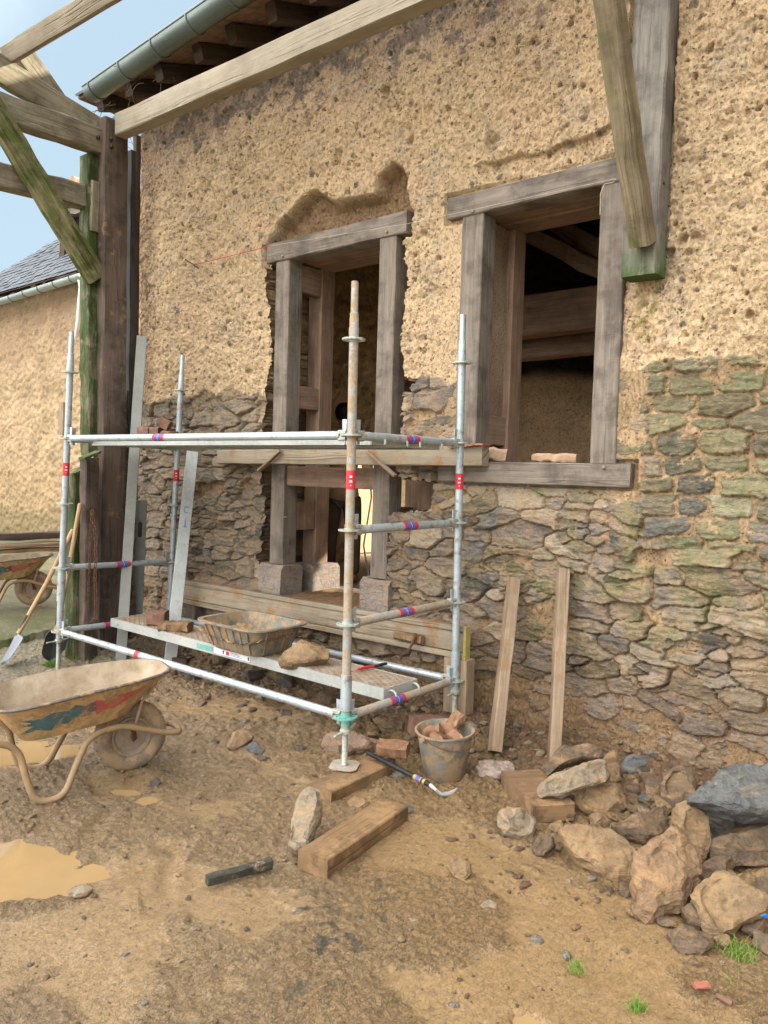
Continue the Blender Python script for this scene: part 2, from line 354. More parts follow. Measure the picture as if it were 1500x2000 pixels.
def groundmat():
    m, t, b = new_mat('wet_mud'); ob, uv = coords(t)
    a = nd(t, 'Attribute'); a.attribute_name = 'Col'; wt = nd(t, 'Attribute'); wt.attribute_name = 'wet'
    n1 = noise_n(t, ob, 34, 9, .72, .5); n2 = noise_n(t, ob, 140, 6, .7); n0 = noise_n(t, ob, 2.2, 5, .6, .5)
    col = mixc(t, 1.0, a.outputs['Color'], ramp(t, n1, [(.25, (.6, .58, .56)), (.5, (.95, .95, .94)), (.78, (1.2, 1.2, 1.2))]), 'MULTIPLY')
    vo = nd(t, 'TexVoronoi'); vo.inputs['Scale'].default_value = 75; t.links.new(ob, vo.inputs['Vector'])
    grit = mr_(t, vo.outputs['Distance'], .10, .26, 1, 0)
    gsel = mr_(t, noise_n(t, ob, 5, 4, .6), .46, .62)
    col = mixc(t, math_(t, 'MULTIPLY', grit, gsel), col, mixc(t, vo.outputs['Color'], (.13, .11, .09), (.42, .36, .28)))
    col = mixc(t, mr_(t, n2, .3, .5, .5, 0), col, (.08, .05, .025))
    fl = noise_n(t, mapv(t, ob, (55, 85, 60)), 1, 5, .7, 1.0); col = mixc(t, mr_(t, fl, .62, .70, 0, .6), col, (.10, .062, .035)); col = mixc(t, mr_(t, fl, .30, .36, .35, 0), col, (.46, .36, .24))
    t.links.new(col, b.inputs['Base Color'])
    wv = math_(t, 'ADD', wt.outputs['Fac'], math_(t, 'MULTIPLY', math_(t, 'SUBTRACT', n0, .5), 1.6))
    wv = math_(t, 'ADD', wv, math_(t, 'MULTIPLY', math_(t, 'SUBTRACT', n1, .5), .9))
    t.links.new(mr_(t, wv, .10, .85, .80, .16), b.inputs['Roughness'])
    b.inputs['Specular IOR Level'].default_value = .42
    h = math_(t, 'ADD', math_(t, 'MULTIPLY', n1, 1.0), math_(t, 'MULTIPLY', n2, .35))
    h = math_(t, 'ADD', h, math_(t, 'MULTIPLY', math_(t, 'MULTIPLY', grit, gsel), .35))
    st = noise_n(t, mapv(t, ob, (95, 60, 60)), 1, 4, .7, 1.2); h = math_(t, 'ADD', h, math_(t, 'MULTIPLY', mr_(t, st, .52, .66), .35))
    si = nd(t, 'Attribute'); si.attribute_name = 'silt'; h = math_(t, 'MULTIPLY', h, mr_(t, si.outputs['Fac'], 0, 1, 1, .28))
    bump(t, b, h, .022, 1.0); return m
M_GROUND = groundmat()
M_WATER, t_, b_ = new_mat('muddy_water'); b_.inputs['Base Color'].default_value = (.34, .25, .14, 1); b_.inputs['Roughness'].default_value = .03
b_.inputs['Specular IOR Level'].default_value = .5
ob_, _ = coords(t_); bump(t_, b_, noise_n(t_, ob_, 9, 3, .5), .0006, .4)
t_.links.new(mixc(t_, noise_n(t_, ob_, 5, 4, .6), (.34, .225, .105), (.26, .17, .08)), b_.inputs['Base Color'])
M_OAK = wood('weathered_grey_oak', (.275, .228, .182), (.132, .106, .086), blotch=.6, mud=.0)
M_OAKIN = wood('inner_brown_oak', (.36, .235, .155), (.18, .115, .08), blotch=.35)
M_PINE = wood('pale_new_beam', (.35, .30, .225), (.24, .195, .135), blotch=.25, rough=.7)
M_POST = wood('old_brown_post', (.165, .12, .092), (.075, .054, .042), blotch=.6, mud=.08, grain=1.4)
M_MOSSY = wood('mossy_beam', (.30, .24, .15), (.145, .11, .07), moss=.42, grain=1.3, mosscol=(.11, .115, .035))
M_GREEN = wood('green_mossy_post', (.24, .21, .13), (.12, .10, .06), moss=.85, grain=1.5, mosscol=(.042, .060, .016))
M_BRACE = wood('mossy_brace', (.33, .28, .16), (.15, .12, .065), moss=.72, grain=1.5, mosscol=(.07, .085, .018))
M_WPOST = wood('wall_post_oak', (.27, .24, .20), (.13, .112, .098), moss=1.0, mossz=(3.25, 3.0), mosscol=(.04, .085, .012), blotch=.6)
M_TIE = wood('grey_tie_beam', (.33, .28, .19), (.15, .12, .08), moss=.30, grain=1.2, mosscol=(.14, .15, .07))
M_FORM = wood('formwork_plywood', (.33, .275, .20), (.22, .175, .12), mud=.28, blotch=.2)
M_PLANK = wood('muddy_board', (.24, .155, .085), (.12, .075, .04), mud=.5, blotch=.3)
M_BATTEN = wood('sawn_batten', (.38, .28, .185), (.20, .14, .09), mud=.22, blotch=.3)
M_DARKW = wood('dark_old_timber', (.115, .075, .055), (.045, .03, .024), blotch=.4)
M_STONEB = rockmat('cut_granite', (.40, .335, .285), (.29, .235, .20), mud=.15)
M_ZINC = metal('zinc_gutter', (.145, .175, .165), mud=.12, rough=.4, metallic=.5)
M_IRON = plain('dark_iron', (.05, .045, .04), .5, .7, mud=.3)
M_RUST = plain('rusty_iron', (.13, .065, .04), .85, .2, .4, 60)
M_DARKROOM = plain('dark_room_shade', (.035, .028, .024), .9)  # near black stands in for the shade of unlit interiors
# ================================================================ ground
def Gs(x, y):
    """smooth ground height"""
    x = np.asarray(x, float); y = np.asarray(y, float)
    a = .12*sst(.62, 1.22, y)*sst(-3.7, -3.0, x)*(1-sst(.1, .5, x))
    b = .12*sst(.85, 1.35, y)*sst(.1, .7, x)
    c = .10*np.exp(-(((x+3.4)/.5)**2+((y-.75)/.5)**2))
    d = .05*np.exp(-(((x+1.2)/.9)**2+((y-.45)/.3)**2))
    return (a+b+c+d)*(1-sst(4, 8, np.abs(x)))
PUD = [(-.40, -1.62, .46, .25, .45, .030), (-1.62, -1.05, .42, .20, .9, .028), (-.66, -.87, .085, .035, .5, .015), (-.52, -.86, .05, .05, .2, .013), (1.67, -.98, .06, .04, .3, .016)]
def ground_h(x, y):
    g = Gs(x, y)
    rough = .25+.75*sst(-.7, .5, y)*(1-.55*sst(.9, 1.7, x)*(1-sst(.2, .8, y)))
    dense = 1-sst(3, 7, np.hypot(x, y))
    h = g+.012*vn2(x*1.3, y*1.3, 3)*dense
    silt = sst(.10, .42, fbm(x*1.5+3, y*1.9, 55, 4, .5)+.35*sst(-.4, -1.2, y-.35*x)*sst(-.4, .4, x)-.25*sst(.3, .8, y))*(1-sst(.35, .75, y))
    h = h+dense*rough*(.024*fbm(x*4.5, y*4.5, 10, 4, .6)+.018*np.abs(fbm(x*13, y*13, 20, 3, .6)))*(1-.7*silt)
    F1, F2, ID, DX, DY = cells(x+.03*vn2(x*9, y*9, 5), y+.03*vn2(x*9, y*9, 6), .075, .06, 31, 1.0, 2.2, .3)
    lump = np.clip(1-F1*1.8, 0, 1)*(hid(ID, 1) > .62)*(hid(ID, 2)*.020+.004)
    h = h+dense*lump*(.10+.9*rough*sst(-.5, .5, y))*(1-.85*silt)
    h = h+dense*(1-.85*silt)*(.0050*fbm(x*22, y*22, 40, 3, .6)-.006*sst(.25, .5, vn2(x*30, y*44, 47))*sst(-.2, .2, vn2(x*3, y*3, 49))+.005*sst(.3, .6, vn2(x*44, y*30, 48)))
    for (ax_, ay_, bx_, by_, wd) in ((-.95, -.55, .15, -1.9, .035), (-.62, -.30, .62, -1.75, .03)):      # barrow ruts
        L2 = (bx_-ax_)**2+(by_-ay_)**2; t_ = np.clip(((x-ax_)*(bx_-ax_)+(y-ay_)*(by_-ay_))/L2, 0, 1); wv_ = .07*vn2(t_*3.3+ax_*9, t_*0, 14); dd = np.hypot(x-ax_-t_*(bx_-ax_)-wv_, y-ay_-t_*(by_-ay_)-.5*wv_); fd = sst(0, .3, t_)*sst(1, .7, t_)*sst(-.2, .2, vn2(t_*7+3, ax_*t_, 15))
        h = h+dense*fd*(-.009*np.exp(-(dd/wd)**2)+.005*np.exp(-((dd-1.9*wd)/(.7*wd))**2))
    F1, F2, ID, DX, DY = cells(x, y, .30, .34, 77, .9, 2.2, .3)          # boot prints
    fp = np.exp(-((F1*2.6)**4))*(hid(ID, 3) > .55)
    h = h-dense*.012*fp*(1-sst(.6, 1.0, y))
    wet = .55+.5*vn2(x*1.1, y*1.1, 8)+.25*sst(.5, -1.5, y-.2*x)-.5*sst(.5, 1.1, y)
    wet = wet+.25*fp+.55*silt
    for (cx, cy, rx, ry, an, dp) in PUD:
        c, s = math.cos(an), math.sin(an); ux = (x-cx)*c+(y-cy)*s; uy = -(x-cx)*s+(y-cy)*c
        d = np.sqrt((ux/rx)**2+(uy/ry)**2)+.22*vn2(x*7, y*7, 4)+.10*vn2(x*19, y*19, 5)
        k = 1-sst(.62, 1.25, d); h = h*(1-.85*k)+(-dp)*k; wet = wet+.9*(1-sst(.9, 1.7, d))
    return h, wet, silt
def geo(a, b, n, k): t = np.linspace(0, 1, n)**k; return a+(b-a)*t
xs = np.concatenate([-geo(4.4, 300, 60, 3.5)[::-1], np.arange(-4.39, 2.5, .0082), geo(2.5, 300, 50, 3.5)])
ys = np.concatenate([-geo(2.35, 300, 50, 3.5)[::-1], np.arange(-2.343, 1.40, .0075), geo(1.40, 300, 60, 3.5)])
X, Y = np.meshgrid(xs, ys); x = X.ravel(); y = Y.ravel()
h, wet, silt = ground_h(x, y)
ochre = np.array([.285, .182, .085]); brown = np.array([.265, .166, .08]); grey = np.array([.285, .20, .115]); red = np.array([.15, .082, .045])
c = ochre[None]*np.ones((len(x), 1))
k = np.clip(.5+1.1*fbm(x*1.7, y*1.7, 61, 4), 0, 1)[:, None]; c = c*(1-.45*k)+brown*.45*k
k = sst(.5, 1.15, y+.15*vn2(x*3, y*3, 2))[:, None]; c = c*(1-.75*k)+red*.75*k
k = (sst(-.2, -1.3, y+.9*x-.6+.5*vn2(x*2, y*2, 9))*.65)[:, None]; c = c*(1-k)+grey*k
k = (sst(.25, .6, fbm(x*2.6, y*2.6, 71, 4))*.3)[:, None]; c = c*(1-k)+np.array([.24, .165, .09])*k
k = (sst(-2.6, -3.3, x+.3*vn2(x*2, y*2, 12)))[:, None]; c = c*(1-k)+np.array([.24, .20, .13])*k
k = (silt*.4)[:, None]; c = c*(1-k)+np.array([.285, .185, .088])*k
k = (sst(.9, 1.5, wet)*.10)[:, None]; c = c*(1-k)+c*np.array([.62, .58, .55])*k
k = sst(.15, .5, fbm(x*11, y*11, 88, 3, .6))*np.exp(-(((x-.95+.3*(y+1.05))/.13)**2+((y+1.05)/.40)**2)**2); k = np.maximum(k, sst(.1, .5, fbm(x*11, y*11, 89, 3, .6))*np.exp(-(((x-.72)/.12)**2+((y+1.0)/.12)**2)))[:, None]*.85; c = c*(1-k)+np.array([.06, .065, .05])*k
far = sst(4, 9, np.hypot(x, y))[:, None]; c = c*(1-far)+np.array([.20, .20, .10])*far
nx, ny = len(xs), len(ys); I = np.arange(nx*ny).reshape(ny, nx)
F = np.stack([I[:-1, :-1], I[:-1, 1:], I[1:, 1:], I[1:, :-1]], -1).reshape(-1, 4)
g = rawmesh('ground', np.stack([x, y, h], 1), F, M_GROUND, c, {'wet': wet, 'silt': silt}); g['kind'] = 'structure'
for (cx, cy, rx, ry, an, dp) in PUD:
    mb = MB(); pts = []
    for i in range(40):
        a = 6.2831853*i/40; ux, uy = rx*1.16*math.cos(a), ry*1.16*math.sin(a)
        pts.append((cx+ux*math.cos(an)-uy*math.sin(an), cy+ux*math.sin(an)+uy*math.cos(an), -dp*.62))
    b0 = len(mb.v); mb.v += pts; mb.face(range(40))
    o = single('puddle_water', mb, M_WATER, None, None, kind='structure', smooth=0)
# old concrete apron on the left
xs = np.concatenate([-geo(5.5, 60, 40, 2)[::-1], np.arange(-5.49, -4.02, .02)]); ys = np.concatenate([np.arange(-6, -1, .25), np.arange(-1, 3.2, .02), geo(3.2, 40, 40, 2)])
X, Y = np.meshgrid(xs, ys); x = X.ravel(); y = Y.ravel()
edge = -4.12-.28*y+.06*vn2(y*2.2, y*0, 3)+.03*vn2(y*9, y*0, 5)
z = np.where(x < edge, .075, -.06)+.012*fbm(x*3, y*3, 5, 4)+.012*sst(-.25, 0, x-edge)*vn2(x*20, y*20, 3)
c = np.array([.17, .16, .09])[None]*(1+.35*fbm(x*2, y*2, 8, 5)[:, None]); k = sst(-.1, .5, fbm(x*1.3, y*1.3, 18, 5))[:, None]; c = c*(1-k)+np.array([.12, .125, .04])*k
nx, ny = len(xs), len(ys); I = np.arange(nx*ny).reshape(ny, nx)
F = np.stack([I[:-1, :-1], I[:-1, 1:], I[1:, 1:], I[1:, :-1]], -1).reshape(-1, 4)
o = rawmesh('concrete_apron', np.stack([x, y, z], 1), F, M_GROUND, np.clip(c, .02, 1), {'wet': .25+0*x}); o['kind'] = 'structure'
# ================================================================ house
YF = 1.32; YB = 1.86
house = thing('farmhouse', 'long cob and rubble stone farmhouse under repair with oak frames in its openings', 'farmhouse', (-1.0, YF, 0))
def inpoly(x, z, P):
    r = np.zeros(x.shape, bool); n = len(P)
    for i in range(n):
        x1, z1 = P[i]; x2, z2 = P[(i+1) % n]
        if z1 == z2: continue
        m = ((z1 > z) != (z2 > z)) & (x < (x2-x1)*(z-z1)/(z2-z1)+x1); r ^= m
    return r
def pdist(x, z, P):
    """signed distance to a polygon, positive inside"""
    d = np.full(x.shape, 1e9); n = len(P)
    for i in range(n):
        a = np.array(P[i]); b = np.array(P[(i+1) % n]); e = b-a
        t = np.clip(((x-a[0])*e[0]+(z-a[1])*e[1])/(e@e), 0, 1)
        d = np.minimum(d, np.hypot(x-a[0]-t*e[0], z-a[1]-t*e[1]))
    return np.where(inpoly(x, z, P), d, -d)
CAV = [(-2.2, 3.40), (-2.16, 3.53), (-2.09, 3.646), (-1.853, 3.744), (-1.741, 3.85), (-1.6, 3.83), (-1.459, 3.706), (-1.248, 3.70), (-1.021, 3.674), (-1.0, 3.80), (-.86, 3.87), (-.765, 3.82), (-.713, 3.65), (-.68, 3.535), (-.65, 3.44), (-.70, 3.32)]
DOOR = [(-2.10, .63), (-2.21, .9), (-2.14, 1.29), (-2.19, 1.72), (-2.18, 2.15), (-2.09, 2.56), (-2.13, 3.0), (-2.19, 3.30), (-2.19, 3.45), (-.70, 3.45), (-.735, 3.30), (-.69, 2.97), (-.74, 2.69), (-.705, 2.46), (-.70, 2.34), (-.57, 2.31), (-.70, 2.2), (-.69, 1.88), (-.70, 1.62), (-.42, 1.60), (-.40, 1.52), (-.43, 1.45), (-.45, 1.39), (-.67, 1.37), (-.81, 1.34), (-.80, .9), (-.77, .63)]
WIN = [(-.25, 1.61), (-.25, 3.45), (.88, 3.45), (.88, 1.61)]
def wall_skin(x, z):
    zb = 2.31+.07*vn2(x*1.7, x*0, 3)+.05*vn2(x*5, z*5, 4)+.03*vn2(x*12, z*9, 5)-.05*sst(-3.2, -4, x)
    stone_z = sst(.012, -.012, z-zb)
    # ---- rubble
    xw = x+.018*vn2(x*4, z*4, 1)+.009*vn2(x*15, z*15, 2)+.004*vn2(x*45, z*45, 5); zw = z+.022*vn2(x*1.6, z*2, 3)+.007*vn2(x*13, z*17, 4)+.004*vn2(x*40, z*48, 6)
    A = cells(xw, zw, .26, .118, 101, .85, 5.0, .50); Bc = cells(xw, zw, .16, .060, 202, .90, 4.2, .5)
    mixm = vn2(x*2.1, z*2.1, 51) > .22
    G = cells(x+.014*vn2(x*7, z*7, 6)+.006*vn2(x*30, z*30, 9), z+.012*vn2(x*6, z*9, 7)+.006*vn2(x*30, z*30, 10), .255, .112, 303, .42, 5.5, .30)
    green = sst(-.03, .03, (x-1.06+.08*vn2(z*4, z*0, 33)))*sst(1.22, 1.34, z+.08*vn2(x*3, z*0, 8)); gcol = np.clip(sst(-.25, .35, x-1.0+.30*vn2(x*3, z*4, 34))*sst(.75, 1.5, z+.30*vn2(x*2.5, z*3, 9)), 0, 1)
    gm = green > .5
    F1, F2, ID, DX, DY = [np.where(gm, g_, np.where(mixm, b_, a_)) for a_, b_, g_ in zip(A, Bc, G)]
    small = np.where(gm, 1.0, np.where(mixm, .6, 1.0))
    e = np.clip((F2-F1-np.where(gm, .07, 0))/np.where(gm, .09, .12), 0, 1); prof = 1-(1-e)**2.4
    r1, r2, r3, r4 = hid(ID, 1), hid(ID, 2), hid(ID, 3), hid(ID, 4)
    def terr(t_, n_): q_ = t_*n_; f_ = np.floor(q_); return (f_+sst(.0, .3, q_-f_))/n_
    led = .020*terr(fbm(x*5+r1*50+.3*vn2(x*20, z*20, 8), z*17+r2*70, 23, 3, .5)*.5+.5, 4)+.008*terr(fbm(x*14+r1*20, z*34+r2*30, 28, 2, .5)*.5+.5, 3)
    strata = .004*fbm(x*9+r1*50, z*42+r2*70, 21, 3, .6)+.0035*np.abs(fbm(x*24+r3*9, z*30, 25, 3, .6))
    fac = .010*np.clip(vn2(x*11+r1*31, z*14+r2*17, 27), -1, .25)
    top = np.where(gm, .010, .012)+.042*small*(r1-.25)+.034*((r2-.5)*DX+(r3-.75)*DY)+fac+strata*1.2+led-.014
    hs = -.060+prof*(.060+top)
    miss = (r4 > .955) & ~gm; hs = np.where(miss, -.07+.02*prof, hs)
    smear = .030*sst(.75, 1.0, x)*(1-green)*sst(1.2, 1.8, z)+.030*sst(.55, .1, z)+.010*sst(-.2, .4, x)*(1-green)
    wash = sst(zb-.34, zb-.02, z)*sst(-.35, .35, fbm(x*3.2, z*2.2, 43, 4, .55)+.1); mort = -.011+.018*fbm(x*5, z*6, 41, 4, .6)+.034*wash+smear+.012*green-.016*sst(-2.05, -2.4, x)*sst(.6, 1.1, z)
    deep = sst(.12, .45, vn2(x*3.2, z*4.2, 44)+.25*sst(1.2, .6, z))*(1-.7*green); mort = mort-.034*deep*(smear < .012)
    ismort = hs < mort; hst = np.maximum(hs, mort)+.003*fbm(x*40, z*40, 46, 2)
    # colours of the stones
    pal = np.array([[.35, .285, .21], [.27, .22, .18], [.23, .20, .175], [.41, .32, .22], [.31, .265, .215], [.19, .175, .16], [.38, .31, .235], [.29, .24, .165]])
    palg = np.array([[.235, .225, .13], [.28, .265, .16], [.185, .185, .13], [.25, .215, .155], [.21, .205, .12], [.31, .295, .20], [.155, .155, .14], [.25, .225, .135]])
    ii = (r3*8).astype(int) % 8; gsel_ = gcol > hid(ID, 6)*.9+.05; cs = np.where(gsel_[:, None], palg[ii], pal[ii])*(.50+.70*r2)[:, None]
    moss = (sst(.05, .55, fbm(x*3.4, z*3.4, 81, 4)+.25*sst(.2, 1.4, x)-.05)*sst(.35, .9, z)*sst(-.6, .4, x)*(1-green)*.7)[:, None]
    cs = cs*(1-moss)+np.array([.19, .185, .085])*moss
    grn = (sst(0, .6, fbm(x*6, z*6, 85, 4))*gcol*.4)[:, None]; cs = cs*(1-grn)+np.array([.20, .205, .095])*grn
    pk = (sst(.1, .6, fbm(x*4, z*4, 91, 4))*.35*(1-green))[:, None]; cs = cs*(1-pk)+np.array([.25, .19, .175])*pk
    cm = np.array([.41, .285, .17])[None]*(1+.25*fbm(x*5, z*5, 95, 4))[:, None]
    low = (sst(.95, .35, z+.12*vn2(x*2, z*2, 7))*.78)[:, None]
    cm = cm*(1-low)+np.array([.19, .115, .062])*low; cs = cs*(1-low*.62)+np.array([.165, .112, .068])*low*.62
    lf = (sst(-1.9, -2.4, x)*.5)[:, None]; cs = cs*(1-lf)+np.array([.20, .165, .125])*lf; cm = cm*(1-lf)+np.array([.27, .19, .115])*lf
    dust = (sst(.0, .5, fbm(x*8, z*8, 97, 4)+.2)*.42*(1-green*.6))[:, None]; cs = cs*(1-dust)+cm*dust
    cst = np.where(ismort[:, None], cm*.88, cs)
    # ---- cob
    big = .024*vn2(x*1.6, z*1.9, 111)+.018*fbm(x*5, z*6, 112, 5, .58)
    P1 = cells(x+.01*vn2(x*20, z*20, 1), z+.01*vn2(x*20, z*20, 2), .052, .047, 121, 1.0, 2.0, .5, False)
    crumb = .008*np.clip(1-P1[0]*1.5, 0, 1)*hid(P1[2], 2)-.016*(hid(P1[2], 5) > .93)*sst(.34, .12, P1[0])
    P2 = cells(x+.012*vn2(x*25, z*25, 4), z+.012*vn2(x*25, z*25, 5), .105, .095, 131, 1.0, 2.0, .0, False)
    rad = np.where(hid(P2[2], 1) > .48, .05+.15*hid(P2[2], 2)**2, 0); pit = sst(1.0, .72, P2[0]/np.maximum(rad, 1e-3))
    P3 = cells(x, z, .16, .15, 141, 1.0, 2.0, .0, False)
    sr = np.where(hid(P3[2], 1) > .42, .04+.12*hid(P3[2], 2)**1.7, 0); peb = sst(1.15, .85, P3[0]/np.maximum(sr, 1e-3)+.25*vn2(x*60, z*60, 6))
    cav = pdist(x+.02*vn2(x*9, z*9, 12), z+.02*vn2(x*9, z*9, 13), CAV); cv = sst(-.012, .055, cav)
    # upper lift of cob stands proud above the window
    LP_ = np.array([PY(u_, v_, 1.32)[[0, 2]] for u_, v_ in ((940, 318), (970, 320), (1000, 305), (1050, 300), (1100, 281), (1150, 268), (1175, 260), (1192, 245))]); lx = np.concatenate([[-.5], LP_[:, 0], [1.2]]); lz = np.concatenate([[3.62], LP_[:, 1], [3.8]])
    lzz = np.interp(x, lx, lz)+.012*vn2(x*9, x*0, 15); rec = sst(.004, -.012, z-lzz)*sst(-.25, .0, x)*(1-sst(.98, 1.2, x))*sst(2.2, 2.5, z)
    P4 = cells(x+.02*vn2(x*12, z*12, 7), z+.02*vn2(x*12, z*12, 8), .022, .020, 151, 1.0, 2.0, .4, False)
    gr = .0040*np.clip(1-P4[0]*1.4, 0, 1)*(hid(P4[2], 3)*1.5)-.013*(hid(P4[2], 5) > .91)*sst(.55, .2, P4[0])
    ck = np.abs(vn2(x*2.2+.4*vn2(x*8, z*8, 77), z*1.3+.4*vn2(x*9, z*9, 78), 161)); crack = sst(.030, .0, ck)*sst(.1, .5, vn2(x*1.5, z*1.5, 162))
    hc = .022+big+crumb*(1-.3*cv)+gr-.036*pit*(1-cv)+peb*.007-.010*sst(1.0, 1.15, P3[0]/np.maximum(sr, 1e-3))*sst(1.5, 1.2, P3[0]/np.maximum(sr, 1e-3))*(sr > 0)-.135*cv-.045*rec-.016*crack+.004*fbm(x*35, z*35, 170, 2)
    vc = np.array([(-.73, 4.35, .045), (-.82, 4.05, .035)])
    for (a, b, r) in [(-.93, 4.37, .045), (-.70, 3.97, .030), (-1.40, 4.02, .05), (-.04, 3.80, .07), (-2.7, 2.86, .03), (1.22, 2.97, .03), (1.16, 2.9, .028)]:
        q = np.hypot((x-a), (z-b)*.75); hc = hc-.05*sst(r, r*.35, q+.012*vn2(x*30, z*30, 5))
    bc = np.array([.515, .378, .235])[None]*(1+.10*fbm(x*2.1, z*2.1, 181, 4)+.10*fbm(x*14, z*14, 182, 3))[:, None]
    dk = sst(.1, .6, fbm(x*1.1+5, z*1.5, 188, 5, .6))[:, None]*.30; bc = bc*(1-dk)+np.array([.40, .285, .185])*dk
    rd = sst(-.15, .5, fbm(x*.9, z*.9, 190, 4))[:, None]*.4; bc = bc*(1-rd)+np.array([.54, .37, .235])*rd
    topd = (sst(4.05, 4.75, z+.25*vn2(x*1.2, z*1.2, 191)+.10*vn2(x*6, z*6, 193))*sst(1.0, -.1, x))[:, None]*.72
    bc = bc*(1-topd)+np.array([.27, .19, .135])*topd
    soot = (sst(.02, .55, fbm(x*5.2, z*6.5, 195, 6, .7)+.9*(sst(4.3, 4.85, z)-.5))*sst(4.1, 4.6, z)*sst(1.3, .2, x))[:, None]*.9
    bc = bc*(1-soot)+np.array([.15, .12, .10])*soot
    gs = (sst(.25, .7, fbm(x*3, z*3, 197, 5)))[:, None]*.4; bc = bc*(1-gs)+np.array([.36, .29, .22])*gs
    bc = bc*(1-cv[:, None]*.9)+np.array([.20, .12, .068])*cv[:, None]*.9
    mg = np.exp(-(((x-1.02)/.055)**2+((z-2.60)/.13)**2))*sst(-.3, .3, vn2(x*18, z*12, 199)); bc = bc*(1-mg[:, None])+np.array([.15, .17, .02])*mg[:, None]
    lc = (sst(-3.6, -3.95, x+.1*vn2(x*4, z*4, 5)))[:, None]*.5; bc = bc*(1-lc)+np.array([.25, .16, .10])*lc
    pc = np.array([[.13, .11, .10], [.21, .17, .14], [.09, .09, .09], [.28, .18, .12]])[(hid(P3[2], 4)*4).astype(int) % 4]
    pw = (peb*.85*(1-cv))[:, None]; bc = bc*(1-pw)+pc*pw
    # ---- join
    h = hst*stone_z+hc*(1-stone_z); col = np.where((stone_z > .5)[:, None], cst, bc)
    st = stone_z*(~ismort)*1.0+(1-stone_z)*pw[:, 0]
    # footing covered in crumbled earth behind the formwork beam
    ft = sst(.68, .60, z+.015*vn2(x*7, x*0, 4))*sst(-3.15, -2.95, x)*(1-sst(-.02, .08, x))
    h = h+.125*ft; tf = (ft*sst(.50, .62, z))[:, None]; col = col*(1-tf)+np.array([.25, .13, .07])*tf
    # irregular bulges, thicker at the base
    h = h+.03*vn2(x*.9, z*1.1, 211)*(z < 2.3)*sst(2.3, 1.9, z)+.05*sst(.5, 0, z)*sst(.2, .8, x)
    for P in (WIN,):                                     # keep the earth flush behind the frames
        d = pdist(x, z, P); k = sst(-.02, -.22, d); lim = -.002+.05*sst(-.16, -.30, d); h = np.where(d > -.3, np.minimum(h, lim+.03*k), h)
    k = ((x > -.42) & (x < 1.03) & (z > 1.58) & (z < 1.76)) | ((x > -.39) & (x < .90) & (z > 3.33) & (z < 3.54)); h = np.where(k, np.minimum(h, -.03), h)
    k = (x > -2.23) & (x < -.66) & (z > 3.31) & (z < 3.50); h = np.where(k, np.minimum(h, -.06), h)
    k = (x > .86) & (x < 1.14) & (z > 2.74); h = np.where(k, np.minimum(h, -.02), h)
    return h, np.clip(col, .015, .9), np.clip(st, 0, 1)
xs = [-4.06]
while xs[-1] < 3.0: xs.append(xs[-1]+.00138*math.hypot(xs[-1]-2.72, 4.34))
xs = np.array(xs); zs = np.arange(-.25, 5.02, .0072)
X, Z = np.meshgrid(xs, zs); x = X.ravel(); z = Z.ravel()
h, col, st = wall_skin(x, z)
h = h*(.35+.65*sst(0, .05, x+4.06))
jx = .05*vn2(z*3, z*0, 301)+.02*vn2(z*14, z*0, 302)
xe = x+np.where(x < -3.7, sst(-3.7, -4.06, x)*jx, 0)
nx, nz = len(xs), len(zs); I = np.arange(nx*nz).reshape(nz, nx)
cx = (X[:-1, :-1]+X[1:, 1:])/2; cz = (Z[:-1, :-1]+Z[1:, 1:])/2
cxr = cx.ravel(); czr = cz.ravel()
ph = .022*vn2(cxr*16, czr*16, 401)+.010*vn2(cxr*45, czr*45, 402)
hole = (pdist(cxr, czr, DOOR)+np.where(czr < .70, 0, ph) > 0) | (pdist(cxr, czr, WIN) > 0)
hole = hole.reshape(cx.shape)
Fq = np.stack([I[:-1, :-1], I[:-1, 1:], I[1:, 1:], I[1:, :-1]], -1)
F = Fq[~hole]; V = np.stack([xe, YF-h, z], 1)
# reveals: every edge between kept and removed skin goes back through the wall
ed = []
a = hole[:, 1:] != hole[:, :-1]; r, cc = np.nonzero(a); ed.append(np.stack([I[r, cc+1], I[r+1, cc+1]], 1))
a = hole[1:, :] != hole[:-1, :]; r, cc = np.nonzero(a); ed.append(np.stack([I[r+1, cc], I[r+1, cc+1]], 1))
ed.append(np.stack([I[:-1, 0], I[1:, 0]], 1)); ed.append(np.stack([I[:-1, -1], I[1:, -1]], 1))
ed = np.concatenate(ed); u = np.unique(ed); mp = {}; base = len(V); steps = 9
idx = -np.ones(len(V), int); idx[u] = np.arange(len(u)); lay = [V[u]]; lc = [col[u]]; ls = [st[u]]
for s_ in range(1, steps+1):
    P = V[u].copy(); yy = P[:, 1]+(YB-P[:, 1])*s_/steps
    P[:, 0] += .022*vn2(yy*14+3, P[:, 2]*14, 501)+.008*vn2(yy*50, P[:, 2]*50, 503); P[:, 2] += .012*vn2(yy*14, P[:, 0]*14, 502); P[:, 1] = yy; lay.append(P)
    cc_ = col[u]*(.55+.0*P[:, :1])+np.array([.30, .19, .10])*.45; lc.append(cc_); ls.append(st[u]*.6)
FF = [F]; n0 = base
allV = [V]; allC = [col]; allS = [st]
for s_ in range(1, steps+1): allV.append(lay[s_]); allC.append(lc[s_]); allS.append(ls[s_])
off = [None]+[base+(s_-1)*len(u) for s_ in range(1, steps+1)]
for s_ in range(steps):
    A = ed if s_ == 0 else off[s_]+idx[ed]; B = off[s_+1]+idx[ed]
    FF.append(np.stack([A[:, 0], A[:, 1], B[:, 1], B[:, 0]], 1))
V = np.concatenate(allV); F = np.concatenate(FF); C_ = np.concatenate(allC); St = np.concatenate(allS)
used = np.zeros(len(V), bool); used[F.ravel()] = True; rm = np.cumsum(used)-1
